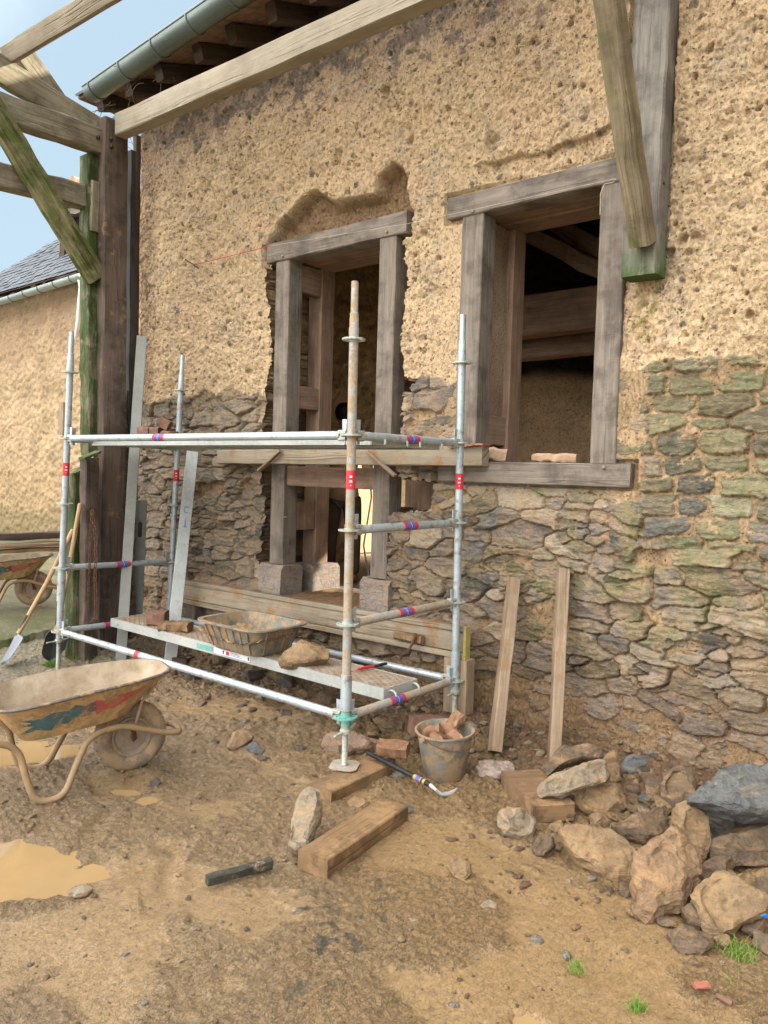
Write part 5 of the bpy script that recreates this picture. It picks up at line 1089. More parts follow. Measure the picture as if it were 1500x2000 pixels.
rock_outline([(1348, 1748), (1368, 1722), (1400, 1700), (1415, 1697), (1432, 1702), (1458, 1722), (1480, 1738), (1515, 1756), (1500, 1790), (1455, 1815), (1402, 1840), (1388, 1835), (1375, 1810), (1362, 1785)], (.45, -.5, .75), .20, 25, K_OCH, 'ochre boulder with flat top at the lower right of the pile', pf=.2)
rock_outline([(1338, 1770), (1352, 1760), (1370, 1785), (1388, 1822), (1365, 1815), (1345, 1805)], (.5, -.5, .7), .08, 26, K_BRN, 'small brown stone wedged under the lower right boulder')
rock_outline([(1316, 1822), (1332, 1808), (1360, 1810), (1386, 1826), (1388, 1848), (1368, 1865), (1335, 1866), (1320, 1845)], (.5, -.5, .7), .10, 27, K_BRN, 'round muddy stone in front of the lower right boulder', rough=.018)
rock_outline([(1440, 1712), (1455, 1703), (1475, 1712), (1480, 1732), (1460, 1742), (1442, 1730)], (.5, -.5, .7), .07, 28, K_OCH, 'small pale stone behind the lower right boulder, left of its twin')
rock_outline([(1470, 1706), (1495, 1698), (1520, 1706), (1518, 1736), (1490, 1738), (1474, 1726)], (.5, -.5, .7), .08, 29, K_OCH, 'small pale stone behind the lower right boulder at the photo edge')
rock_outline([(1370, 1690), (1392, 1690), (1402, 1708), (1385, 1722), (1372, 1710)], (.5, -.5, .7), .07, 30, K_BRN, 'small reddish stone between the big boulder and the brown block')
rock_outline([(974, 1586), (992, 1577), (1036, 1577), (1048, 1600), (1040, 1634), (1015, 1640), (985, 1628), (975, 1608)], (.55, -.5, .65), .13, 31, K_PALE, 'rough pale rock lying just left of the wide board', group='loose stones lying before the wall')
rock_outline([(1042, 1655), (1055, 1630), (1078, 1636), (1080, 1652), (1062, 1670), (1048, 1668)], (.5, -.5, .7), .06, 32, K_BRN, 'small brown stone below the wide board', group='loose stones lying before the wall')
rock_outline([(1082, 1648), (1098, 1640), (1102, 1655), (1090, 1665), (1082, 1660)], (.5, -.5, .7), .04, 33, K_BRN, 'tiny brown stone between the wide board and the ochre slab', group='loose stones lying before the wall')
rock_outline([(925, 1495), (935, 1484), (975, 1484), (1010, 1492), (1008, 1506), (985, 1518), (962, 1526), (935, 1516)], (.5, -.5, .7), .09, 34, rockmat('pinkish_white_rock', (.55, .44, .37), (.36, .27, .22), mud=.1), 'pinkish white rock lying right of the bucket', group='loose stones lying before the wall')
rock_outline([(1155, 1590), (1175, 1585), (1188, 1602), (1180, 1614), (1160, 1612)], (.5, -.5, .7), .06, 35, K_ORG, 'small orange stone above the large angular slab', group='stone pile at the wall foot')
rock_outline([(561, 1652), (570, 1612), (580, 1575), (590, 1543), (606, 1537), (625, 1541), (627, 1565), (618, 1600), (606, 1635), (599, 1656), (578, 1660)], (.25, -.35, .90), .075, 36, K_PALE, 'long narrow pale stone leaning on the foreground timber block', z=.05, group='loose stones lying before the wall')
rock_outline([(875, 1692), (885, 1677), (905, 1674), (924, 1686), (925, 1706), (904, 1726), (884, 1714)], (.5, -.5, .7), .06, 37, K_OCH, 'lone rough pebble like stone in the middle of the foreground mud', group='loose stones lying before the wall', rough=.01)
rock_outline([(938, 1768), (956, 1757), (970, 1766), (972, 1778), (955, 1782)], (.3, -.3, .9), .02, 38, K_PALE, 'flat pale flake lying in the foreground mud', group='loose stones lying before the wall', rough=.003)
rock_outline([(128, 1742), (145, 1730), (172, 1722), (184, 1734), (170, 1748), (146, 1753)], (.4, -.4, .8), .03, 39, K_PALE, 'grey brown stone at the edge of the large puddle', group='loose stones lying before the wall', rough=.006)
rock_outline([(445, 1460), (455, 1430), (484, 1422), (496, 1436), (480, 1452), (458, 1464)], (.5, -.4, .75), .06, 40, K_ORG, 'wedge of orange stone with dark face right of the wheelbarrow', group='loose stones lying before the wall')
rock_outline([(476, 1458), (496, 1444), (518, 1462), (508, 1474), (484, 1470)], (.5, -.5, .7), .05, 41, K_GREY, 'small grey stone beside the orange stone wedge', group='loose stones lying before the wall')
rock_outline([(622, 1442), (640, 1430), (690, 1432), (742, 1446), (738, 1464), (700, 1472), (650, 1474), (628, 1462)], (.4, -.5, .75), .09, 42, rockmat('mauve_rock', (.33, .22, .17), (.25, .17, .14), mud=.4), 'wide mauve brown rock behind the foot of the front upright', group='loose stones lying before the wall')
rock_outline([(728, 1404), (752, 1398), (790, 1412), (785, 1430), (750, 1432)], (.4, -.5, .75), .07, 43, K_BRN, 'muddy stone between front upright and bucket', group='loose stones lying before the wall')
rock_outline([(543, 1290), (556, 1268), (590, 1252), (632, 1258), (643, 1268), (640, 1285), (600, 1292), (565, 1300), (545, 1300)], (.35, -.6, .70), .10, 44, K_OCH, 'big ochre rock lying on the low deck right of the tub', z=zt+.01, group='rock on the low deck', rough=.009)
rock_outline([(662, 1460), (688, 1452), (700, 1462), (680, 1475), (664, 1472)], (.4, -.5, .75), .04, 45, K_BRN, 'small stone at the back edge of the muddy base board', group='loose stones lying before the wall')
rock_outline([(676, 1565), (692, 1555), (716, 1558), (720, 1572), (700, 1582), (680, 1580)], (.3, -.4, .85), .03, 46, K_ORG, 'flat orange clod between base board and timber block', group='loose stones lying before the wall', rough=.008)
rock_outline([(292, 1526), (306, 1520), (316, 1528), (308, 1538), (294, 1536)], (.4, -.5, .75), .03, 47, K_DRK, 'small dark stone beside the wheelbarrow wheel', group='loose stones lying before the wall', rough=.006)
rock_outline([(786, 1582), (796, 1570), (808, 1576), (806, 1588), (794, 1592)], (.4, -.5, .75), .03, 48, K_GREY, 'small grey stone at the right end of the timber block', group='loose stones lying before the wall', rough=.006)
rock_outline([(1225, 1500), (1232, 1490), (1248, 1492)], (.5, -.6, .6), .03, 49, K_BRN, 'tiny stone at the wall foot', group='stone pile at the wall foot')
brick(PZ(768, 1462, .14), (.17, .09, .07), (10, 0, 25), 'orange brick half lying between front upright and bucket', None, 'broken bricks on the ground')
brick(PZ(745, 1485, .05), (.15, .03, .03), (0, 0, 20), 'thin brick sliver left of the black handled tool', bpy.data.materials['old_brick'], 'broken bricks on the ground')
brick(PZ(835, 1418, .16), (.20, .12, .10), (8, 6, 60), 'dark brick block behind the bucket', bpy.data.materials['old_brick'], 'broken bricks on the ground')
brick(PZ(1370, 1924, .012), (.05, .028, .012), (0, 0, 48), 'small terracotta shard at the lower right corner', M_TERRA, None, 'tile_shard', 'tile shard', .001)
brick(PZ(1415, 1952, .010), (.05, .015, .015), (0, 0, -10), 'thin dark shard near the lower right corner', bpy.data.materials['old_brick'], None, 'tile_shard', 'tile shard', .002)
for i, (u, v, s_, lb_) in enumerate(((560, 1345, .14, 'rubble block under the left half of the low deck'), (640, 1375, .12, 'rubble block under the middle of the low deck'), (500, 1330, .11, 'rubble block under the tub'), (430, 1300, .12, 'rubble block under the far part of the low deck'))):
    rock((u, v), (s_*1.5, s_, s_*.9), 60+i, K_BRN if i % 2 else K_DRK, lb_, (5, 8, 40*i), group='rubble under the low deck')
for i, (u, v, s_, m_, lb_) in enumerate(((585, 1468, .05, K_DRK, 'small dark lump left of the front upright'), (418, 1455, .04, K_DRK, 'dark clod lump left of the orange stone wedge'), (1240, 1552, .07, K_BRN, 'brown stone behind the middle of the pile'), (1268, 1540, .05, K_PALE, 'pale chip behind the middle of the pile'), (1150, 1500, .05, K_BRN, 'brown lump under the pale leaning slab'), (1262, 1570, .06, K_GREY, 'grey chip above the wedge shaped stone'), (1420, 1700, .07, K_BRN, 'brown stone under the brown block'), (1075, 1600, .05, K_BRN, 'brown lump right of the wide board'))):
    rock((u, v), (s_*1.4, s_, s_*.8), 80+i, m_, lb_, (5, 8, 40*i), sub=3, group='small lumps among the stones')
EX = [((1285, 1548), .11, 'K_BRN'), ((1300, 1590), .09, 'K_OCH'), ((1258, 1600), .07, 'K_PALE'), ((1236, 1590), .06, 'K_BRN'), ((1330, 1560), .10, 'K_DRK'), ((1400, 1720), .10, 'K_BRN'), ((1420, 1735), .07, 'K_OCH'), ((1495, 1760), .09, 'K_BRN'),
      ((1200, 1555), .05, 'K_PALE'), ((1275, 1560), .08, 'K_OCH'), ((1318, 1535), .07, 'K_BRN'), ((1232, 1530), .06, 'K_OCH'), ((1110, 1600), .05, 'K_BRN'), ((1085, 1625), .05, 'K_OCH'), ((1380, 1500), .08, 'K_BRN'), ((1460, 1640), .08, 'K_DRK'),
      ((1225, 1750), .06, 'K_BRN'), ((1232, 1790), .035, 'K_OCH'), ((1190, 1745), .03, 'K_DRK'), ((1300, 1812), .05, 'K_BRN'), ((1410, 1850), .05, 'K_OCH'), ((1470, 1830), .07, 'K_BRN'), ((1495, 1860), .06, 'K_BRN')]
for i, ((u, v), s_, m_) in enumerate(EX):
    rock((u, v), (s_*1.5, s_*1.1, s_*.8), 300+i, globals()[m_], 'lesser rubble piece filling the gaps of the stone pile', (12, 15, 47*i), sub=3, group='lesser rubble filling the gaps of the stone pile', rough=.08)
EX = [((600, 1415), .07), ((560, 1400), .06), ((700, 1420), .08), ((725, 1440), .06), ((815, 1440), .06), ((800, 1395), .07), ((760, 1420), .07), ((930, 1430), .06), ((900, 1405), .09), ((845, 1385), .08), ((985, 1440), .04), ((1000, 1470), .04), ((690, 1385), .09), ((470, 1385), .05), ((395, 1380), .06), ((520, 1300), .10), ((610, 1330), .10), ((380, 1330), .09), ((730, 1400), .05), ((870, 1545), .03), ((905, 1500), .045)]
for i, ((u, v), s_) in enumerate(EX):
    rock((u, v), (s_*1.5, s_*1.1, s_*.8), 400+i, (K_BRN, K_DRK, K_BRN, K_OCH)[i % 4], 'muddy rubble lump on the earth between scaffold and wall', (12, 15, 47*i), sub=3, group='muddy rubble lumps around the scaffold', rough=.08, sink=.25)
# gravel, chips and clods nobody could count
rg = np.random.RandomState(5); Vs = []; Fs = []; Cs = []; nb = 0
D3, F3 = ico(2)
for k in range(4200):
    if k < 2400: xx = rg.uniform(-3.2, 2.4); yy = rg.uniform(-2.2, 1.25); s_ = .003+.010*rg.rand()**4
    elif k < 3300: xx = rg.uniform(-2.9, .4); yy = 1.2-abs(rg.normal(0, .45)); s_ = .006+.022*rg.rand()**2.5
    elif k < 3900: xx = rg.uniform(.3, 2.4); yy = 1.25-abs(rg.normal(0, .45)); s_ = .006+.022*rg.rand()**2.5
    else: xx = rg.normal(1.25, .35); yy = rg.normal(.35, .35); s_ = .005+.014*rg.rand()**2
    if yy > 1.24: continue
    q = D3 @ (lambda a: (a/np.linalg.norm(a, axis=1)[:, None]).T)(rg.normal(size=(7, 3))); r = np.min(np.where(q > .1, .75/np.maximum(q, .1), 9), 1); r = np.minimum(r, 1.3)
    v = D3*r[:, None]*s_*np.array([1+rg.rand()*.8, .8+.4*rg.rand(), .45+.4*rg.rand()]); a_ = rg.rand()*6.28
    v = np.stack([v[:, 0]*math.cos(a_)-v[:, 1]*math.sin(a_), v[:, 0]*math.sin(a_)+v[:, 1]*math.cos(a_), v[:, 2]], 1)
    hh, _, _ = ground_h(np.array([xx]), np.array([yy])); v += np.array([xx, yy, hh[0]+s_*.12]); Vs.append(v); Fs.append(np.array(F3)+nb); nb += len(v)
    c_ = [(.28, .18, .09), (.18, .11, .06), (.33, .25, .16), (.12, .09, .065), (.25, .22, .18)][rg.choice(5, p=[.36, .32, .12, .14, .06])]; Cs.append(np.array([c_]*len(v)))
g = rawmesh('gravel', np.concatenate(Vs), np.concatenate(Fs), M_GROUND, np.concatenate(Cs), {'wet': np.full(nb, .3)}); tagit(g, 'small chips and clods of earth and stone strewn over the mud', 'gravel', None, 'stuff')
# straw bits
mb = MB(); rnd = random.Random(8)
for k in range(420):
    xx = rnd.uniform(-2.6, 2.2); yy = rnd.uniform(-2.1, 1.1); a_ = rnd.random()*6.28; l_ = rnd.uniform(.008, .035)
    hh, _, _ = ground_h(np.array([xx, xx+l_*math.cos(a_)]), np.array([yy, yy+l_*math.sin(a_)]))
    mb.tube([(xx, yy, hh[0]+.002), (xx+l_*math.cos(a_), yy+l_*math.sin(a_), hh[1]+.002+rnd.random()*.004)], .0009, 4)
single('straw_bits', mb, plain('wet_straw', (.25, .165, .07), .8), 'chopped straw and root bits scattered in the mud', 'straw', None, 'stuff', org=(0, 0, 0))
# ================================================================ wheelbarrows
M_BY = plain('ochre_yellow_paint', (.48, .31, .14), .5, 0, .2, 9, .001, mud=.56)
M_RUB = plain('muddy_tyre', (.20, .15, .11), .8, 0, .3, 20, .003, mud=.62)
M_RIM = plain('muddy_rim', (.26, .20, .15), .75, .1, .3, 18, .003, mud=.5)
M_FRM = plain('muddy_barrow_tube', (.30, .20, .11), .6, .1, .3, 16, .002, mud=.6)
M_FR = plain('red_flame_paint', (.42, .09, .07), .5, 0, .25, 20, .0005, mud=.44)
M_FB = plain('petrol_flame_paint', (.075, .145, .16), .5, 0, .25, 20, .0005, mud=.44)
M_CRUST = plain('dried_mortar_crust', (.29, .195, .105), .9, 0, .35, 7, .016, c2=(.36, .29, .21))
M_RIMROD = plain('scuffed_dark_rim', (.13, .11, .10), .6, .3, .3, 40, .001, mud=.4)
def barrow(loc, ang, label, flames=True):
    """local x runs to the handles, wheel over the origin"""
    W = Matrix.Translation(Vector(loc)) @ Matrix.Rotation(ang, 4, 'Z')
    t = thing('wheelbarrow', label, 'wheelbarrow', loc, 'yellow wheelbarrows')
    def X_(pts): return [W @ Vector(p) for p in pts]
    # wheel
    Mw = W @ Matrix.Translation((0, 0, .195)) @ Matrix.Rotation(R_(90), 4, 'X')
    mb = MB(); tr = [(.145+.048*math.cos(a_), .046*math.sin(a_)) for a_ in np.linspace(0, 6.2831853, 19)]
    mb.lathe(tr, Mw, 48, False)
    for k in range(48):
        a_ = 6.2831853*k/48; e = Mw @ Vector((.191*math.cos(a_), .191*math.sin(a_), 0)); f = Mw @ Vector((.186*math.cos(a_), .186*math.sin(a_), .030*(1 if k % 2 else -1)))
        mb.beam(e, f, .010, .008, (0, 0, 1), .002, .1, 0)
    wh = part('wheel', mb, M_RUB, t)
    mb = MB(); mb.lathe([(0, .030), (.018, .032), (.022, .018), (.060, .010), (.082, .018), (.098, .030), (.106, .030), (.106, -.030), (.098, -.030), (.082, -.018), (.022, -.018), (.018, -.032), (0, -.032)], Mw, 36, False); part('rim', mb, M_RIM, wh)
    mb = MB(); mb.tube(X_([(0, -.075, .195), (0, .075, .195)]), .009, 10); part('axle', mb, M_RUST, wh)
    # tray
    cx0, cx1 = -.02, .62
    def sect(s):            # s 0 bottom .. 1 rim
        x0 = -.03*(1-s)+(-.20)*s if False else .03*(1-s)-.185*s
        x1 = .56*(1-s)+.70*s; h0 = .125*(1-s)+.20*s; h1 = .165*(1-s)+.315*s
        z0 = (.345)*(1-s)+.56*s; z1 = .285*(1-s)+.475*s; n = 48; r = []
        for i in range(n):
            a_ = 6.2831853*i/n; c_, s_ = math.cos(a_), math.sin(a_); p_ = 3.6; q_ = abs(c_)**(2/p_)*(1 if c_ > 0 else -1); w_ = abs(s_)**(2/p_)*(1 if s_ > 0 else -1)
            x_ = (x0+x1)/2+(x1-x0)/2*q_; tt = (x_-x0)/(x1-x0); hw = h0+(h1-h0)*min(1, max(0, tt))**.8; r.append(Vector((x_, hw*w_, z0+(z1-z0)*tt+.012*s*math.sin(tt*3.14))))
        return r
    sv = [0, .03, .12, .3, .55, .8, 1.0]
    def shell(off, zoff):
        rs = []
        for s in sv:
            r = sect(s); c = sum(r, Vector())/len(r); rs.append([W @ (Vector((c.x+(p.x-c.x)*(1-off*3.0), p.y*(1-off*4.2), p.z+zoff))) for p in r])
        return rs
    mb = MB(); rs = shell(0, 0); mb.rings(rs, [k*.05 for k in range(len(rs))], False); mb.face(list(range(48))[::-1]); tray = part('tray', mb, M_BY, t)
    mb = MB(); rs = shell(.006, .006); mb.rings(rs, [k*.05 for k in range(len(rs))], False); mb.face(range(48)); part('mortar_crust', mb, M_CRUST, tray)
    mb = MB(); r = sect(1.0); mb.tube([W @ p for p in r]+[W @ r[0]], .008, 8, False); part('rim_bead', mb, M_RIMROD, tray)
    # flames painted on both flanks
    def flank(sd_, tx, s):
        a = sect(s); x0 = min(p.x for p in a); x1 = max(p.x for p in a); xx = x0+(x1-x0)*tx; best = None
        side = [p for p in a if p.y*sd_ > 0]; side.sort(key=lambda p: p.x)
        for p, q in zip(side, side[1:]):
            if p.x <= xx <= q.x: f = (xx-p.x)/max(1e-6, q.x-p.x); best = p.lerp(q, f)
        best = best or side[len(side)//2]; return W @ Vector((best.x, best.y+sd_*.0022, best.z-.0005))
    if flames is not None:
        fb = [(.12, .86), (.30, .80), (.34, .86), (.40, .74), (.46, .84), (.50, .66), (.58, .72), (.52, .55), (.44, .50), (.40, .30), (.34, .42), (.28, .38), (.20, .58)]
        fbl = [(.46, .80), (.52, .72), (.58, .84), (.62, .70), (.72, .78), (.78, .66), (.92, .72), (.84, .58), (.94, .50), (.84, .46), (.90, .34), (.96, .16), (.84, .30), (.74, .16), (.70, .34), (.62, .26), (.56, .42), (.50, .36), (.42, .50)]
        for sd_ in (1, -1):
            for poly, mm in ((fb, M_FR), (fbl, M_FB)):
                # fine fan over the flank so that the paint follows the sheet
                P_ = np.array(poly); xs_ = np.linspace(P_[:, 0].min(), P_[:, 0].max(), 46); ys_ = np.linspace(P_[:, 1].min(), P_[:, 1].max(), 30); mb = MB()
                for a_, b_2 in zip(xs_, xs_[1:]):
                    for c_, d_2 in zip(ys_, ys_[1:]):
                        mx_, my_ = (a_+b_2)/2, (c_+d_2)/2
                        if inpoly(np.array([mx_]), np.array([my_]), poly)[0]:
                            b0 = len(mb.v); mb.v += [tuple(flank(sd_, x_, .08+.82*y_)) for x_, y_ in ((a_, c_), (b_2, c_), (b_2, d_2), (a_, d_2))]; mb.face(range(b0, b0+4))
                if mb.v: part('flame_marking', mb, mm, tray)
    # tubular frame
    def bend(pts, r=.05, k=5):
        out = [Vector(pts[0])]
        for i in range(1, len(pts)-1):
            a, b, c = Vector(pts[i-1]), Vector(pts[i]), Vector(pts[i+1]); d0 = min(r, (a-b).length*.45); d1 = min(r, (c-b).length*.45); p = b+(a-b).normalized()*d0; q = b+(c-b).normalized()*d1
            for j in range(k+1): u_ = j/k; out.append(p*(1-u_)**2+b*2*u_*(1-u_)+q*u_**2)
        out.append(Vector(pts[-1])); return out
    for sd_ in (1, -1):
        pts = [(1.28, sd_*.29, .55), (1.18, sd_*.285, .53), (.80, sd_*.24, .38), (.58, sd_*.20, .29), (.55, sd_*.22, .14), (.51, sd_*.235, .016), (.38, sd_*.235, .016), (.31, sd_*.20, .18), (.25, sd_*.175, .285), (.08, sd_*.13, .30), (-.12, sd_*.10, .225), (-.20, sd_*.09, .205)]
        mb = MB(); mb.tube(X_(bend(pts, .07)), .0165, 12); part('frame_tube', mb, M_FRM, t)
        mb = MB(); mb.tube(X_([(1.17, sd_*.285, .527), (1.30, sd_*.291, .556)]), .020, 12); part('grip', mb, M_IRON, t)
        mb = MB(); mb.tube(X_([(.0, sd_*.085, .265), (-.03, sd_*.10, .40), (-.10, sd_*.12, .50)]), .008, 8); part('stay', mb, M_FRM, t)
        mb = MB(); mb.beam(W @ Vector((0, sd_*.075, .19)), W @ Vector((.02, sd_*.125, .275)), .03, .008, (1, 0, 0)); part('axle_bracket', mb, M_RUST, t)
    mb = MB(); mb.tube(X_(bend([(-.17, -.095, .212), (-.245, -.085, .20), (-.262, 0, .20), (-.245, .085, .20), (-.17, .095, .212)], .05)), .0165, 12); part('nose_bar', mb, M_FRM, t)
    mb = MB(); mb.tube(X_([(.58, -.235, .03), (.58, .235, .03)]), .0001, 4)
    return t
b1 = barrow((-.925, -.70, -.012), math.atan2(-.955, -.30), 'muddy yellow wheelbarrow with red and blue flames, crusted with mortar, in the foreground')
b2 = barrow((-5.55, 1.02, .085), math.atan2(-.93, -.38), 'yellow wheelbarrow loaded with boards on the concrete apron at the left')
for i, (dz, du, lb_) in enumerate(((.60, 0, 'lowest dark board laid across the far wheelbarrow'), (.66, .03, 'middle brown board laid across the far wheelbarrow'), (.75, -.03, 'thick wet board on top of the far wheelbarrow load'))):
    a = Vector((-5.45, 1.30, .09+dz)); d = Vector((-.30, -.95, -.02)).normalized(); c = Vector((-5.70+du, .55, .09+dz)); mb = MB(); mb.beam(c-d*.95, c+d*1.5, .16, .035 if i < 2 else .07, (0, 0, 1), .005, .2, .004)
    single('board', mb, [M_PLANK, M_BATTEN, M_DARKW][i], lb_, 'board', 'boards on the far wheelbarrow')
# ================================================================ shovels
M_STEEL = metal('worn_shovel_steel', (.15, .165, .19), mud=.35, rough=.4, metallic=.7)
M_ASH = wood('ash_handle', (.50, .34, .19), (.34, .215, .115), mud=.1, blotch=.2)
def shovel(tip, top, label, roll):
    tip = Vector(tip); top = Vector(top); t = thing('shovel', label, 'shovel', tip, 'shovels by the brown post'); d = (top-tip).normalized(); sh = tip+d*.27
    mb = MB(); mb.tube([sh, sh+(top-sh)*.5+Vector((.01, 0, -.015)), top-d*.01, top], [.018, .0175, .018, .012], 12); part('handle', mb, M_ASH, t)
    side = d.cross(Vector((math.cos(roll), math.sin(roll), 0))).normalized(); nrm = side.cross(d).normalized(); mb = MB(); mb.tube([sh-d*.02, sh+d*.16], [.017, .0205], 12); part('socket', mb, M_IRON, t)
    V = []; nu, nv = 15, 13
    for j in range(nv):
        b = j/(nv-1); hw = .115*(1-max(0, (b-.55)/.45)**2.2*.92) if b > .1 else .09+.25*b
        for i in range(nu):
            a_ = i/(nu-1)*2-1; V.append(tip+d*(.27*(1-b))+side*(a_*hw)+nrm*(.030*a_*a_*(1-b*.5)-.02*b*b-.018*math.exp(-(a_/.18)**2)*(1-b)))
    mb = MB(); F = [(j*nu+i, j*nu+i+1, (j+1)*nu+i+1, (j+1)*nu+i) for j in range(nv-1) for i in range(nu-1)]; m_ = len(V)
    F2 = [tuple(m_+q for q in f[::-1]) for f in F]; rim = [i for i in range(nu)]+[j*nu+nu-1 for j in range(1, nv)]+[(nv-1)*nu+i for i in range(nu-2, -1, -1)]+[j*nu for j in range(nv-2, 0, -1)]
    F3 = [(rim[k], rim[(k+1) % len(rim)], m_+rim[(k+1) % len(rim)], m_+rim[k]) for k in range(len(rim))]
    mb.add([tuple(v) for v in V]+[tuple(v+nrm*.002) for v in V], F+F2+F3); part('blade', mb, M_STEEL, t)
shovel(PZ(4, 1298, .03), PY(143, 1034, .22), 'shovel with steel blade facing up, leaning left of the scaffold upright', 1.2)
shovel(PZ(98, 1292, .03), PY(157, 983, .22), 'shovel standing upright behind the left scaffold upright, blade half hidden', .2)
# ================================================================ chain on the post
def chain(pts, n, label):
    t = thing('chain', label, 'chain', pts[0], 'rusty chains on the brown post'); pts = [Vector(p) for p in pts]; segs = [(b-a).length for a, b in zip(pts, pts[1:])]; L_ = sum(segs)
    for k in range(n):
        s = L_*(k+.5)/n; i = 0
        while i < len(segs)-1 and s > segs[i]: s -= segs[i]; i += 1
        d = (pts[i+1]-pts[i]).normalized(); c = pts[i]+d*s; _, e, u = _frame(d, (1, .3, 0) if k % 2 else (-.3, 1, 0)); r = L_/n*.78
        mb = MB(); mb.tube([c+d*(r*math.cos(a_))+e*(r*.55*math.sin(a_)) for a_ in np.linspace(0, 6.2831853, 13)], .0032, 5, False); part('link', mb, M_RUST, t)
chain([PY(179, 998, .215), PY(176, 1075, .205), PY(171, 1195, .195)], 34, 'thin rusty chain hanging on the splint post, left strand')
chain([PY(181, 998, .215), PY(187, 1060, .205), PY(186, 1130, .20), PY(188, 1205, .20), PY(176, 1215, .20)], 30, 'thin rusty chain with larger rings on the splint post, right strand')
# ================================================================ dead creeper at the corner
vi = thing('dead_creeper', 'tangle of dead creeper stems climbing the house corner', 'creeper', (-3.95, 1.2, .6)); rnd = random.Random(3); M_VINE = plain('dead_stem', (.20, .145, .11), .9, 0, .4, 40, .002)
for k in range(60):
    z0 = rnd.choice([.9, 1.6, 2.2, 2.8, 3.4, 3.8]); p = Vector((-3.93+rnd.uniform(-.08, .10), 1.17+rnd.uniform(-.10, .04), z0)); d = Vector((rnd.uniform(-.5, .5), rnd.uniform(-.4, .2), 1)).normalized(); pts = [p.copy()]
    for j in range(rnd.randint(10, 26)):
        d = (d+Vector((rnd.uniform(-.45, .45)-(p.x+3.93)*1.8, rnd.uniform(-.4, .3)-(p.y-1.2)*1.5, rnd.uniform(-.25, .35)))).normalized(); p = p+d*.07; pts.append(p.copy())
    r0 = rnd.uniform(.002, .0055); mb = MB(); mb.tube(pts, [r0*(1-.7*i/len(pts)) for i in range(len(pts))], 5); part('stem', mb, M_VINE, vi)
for k in range(26):
    a = Vector((-4.05+rnd.uniform(-.15, .9), 1.05+rnd.uniform(-.15, .15), 4.95+rnd.uniform(-.12, .1))); p = a.copy(); pts = [p.copy()]; d = Vector((rnd.uniform(-1, 1), rnd.uniform(-.6, .3), rnd.uniform(-.6, .5))).normalized()
    for j in range(rnd.randint(5, 12)): d = (d+Vector((rnd.uniform(-.6, .6), rnd.uniform(-.5, .5), rnd.uniform(-.6, .4)))).normalized(); p = p+d*.045; pts.append(p.copy())
    mb = MB(); mb.tube(pts, .0026, 5); part('stem', mb, M_VINE, vi)
# ================================================================ grass tufts
M_GR = plain('young_grass', (.13, .23, .035), .6, 0, .35, 40, .0005)
def tuft(px, n, h_, r, label, nm='grass_tuft'):
    p = PZ(px[0], px[1], 0)
    for _ in range(4): p = PZ(px[0], px[1], float(Gs(p[0], p[1])))
    rnd = random.Random(int(px[0])); mb = MB()
    for k in range(n):
        a_ = rnd.random()*6.28; q = r*rnd.random()**.6; b0 = Vector((p[0]+q*math.cos(a_), p[1]+q*math.sin(a_), p[2]-.006)); l_ = h_*rnd.uniform(.4, 1.1); e = rnd.random()*6.28; ln = Vector((math.cos(e), math.sin(e), 0))*l_*rnd.uniform(.2, .9)
        mb.tube([b0, b0+Vector((0, 0, l_*.5))+ln*.25, b0+Vector((0, 0, l_*.8))+ln*.6, b0+Vector((0, 0, l_*.85))+ln], [.0011, .0013, .0009, .0002], 4)
    single(nm, mb, M_GR, label, 'grass', 'grass tufts in the mud', org=(p[0], p[1], p[2]))
tuft((1125, 1892), 40, .035, .035, 'sparse grass tuft in the lower right mud, leftmost of three')
tuft((1245, 1968), 60, .035, .028, 'bright grass tuft at the bottom right, nearest the camera')
tuft((1440, 1862), 110, .05, .07, 'grass tuft beside the lower right boulder')
tuft((1480, 1930), 60, .02, .10, 'thin grass patch at the lower right corner')
tuft((95, 1302), 90, .07, .045, 'small green weed at the foot of the left scaffold upright')
tuft((165, 1285), 120, .06, .14, 'low weeds at the foot of the mossy splints')
mb = MB(); c = Vector(PZ(1497, 1792, .13)); mb.prism([c+Vector(q) for q in ((-.02, 0, 0), (.0, -.01, .018), (.03, .0, .012), (.06, .02, .02), (.06, .03, -.01), (.02, .02, -.014))], (.004, -.006, .002))
single('blue_plastic_scrap', mb, plain('blue_plastic', (.02, .22, .75), .4, 0, .1, 30), 'scrap of bright blue plastic at the right photo edge on the boulder', 'plastic scrap')
# ================================================================ far wing of the farm
wing = thing('farm_wing', 'far cob wing of the farm with slate roof, zinc gutter and dark dormer', 'farm building', (-14, 5, 0)); YW = 5.0
zg = 5.30
def fn(a, b, q): return np.stack([a, YW-q*1.6-.04*sst(.5, .2, b), b], 1)
xs = np.concatenate([np.arange(-26, -17.5, .2), np.arange(-17.5, -10.0, .028), np.arange(-10, -7.2, .2)]); zs = np.concatenate([np.arange(-.1, 5.5, .028)])
wl = grid_wall('wall', fn, xs, zs, M_WALL, wing, .80)
V_ = wl.data; ca = V_.color_attributes['Col']; arr = np.zeros(len(V_.vertices)*4, np.float32); ca.data.foreach_get('color', arr); arr = arr.reshape(-1, 4); U, Wv = np.meshgrid(xs, zs); u_, v_ = U.ravel(), Wv.ravel()
bs = sst(.75, .45, v_+.12*vn2(u_*1.5, v_*1.5, 4)+.08*fbm(u_*5, v_*5, 6, 3))[:, None]; arr[:, :3] = arr[:, :3]*(1-bs)+np.array([.16, .145, .085])*bs
bs = (sst(3.2, 4.6, v_+.5*vn2(u_*.8, v_*.8, 7))*.5)[:, None]; arr[:, :3] = arr[:, :3]*(1-bs)+np.array([.36, .24, .165])*bs
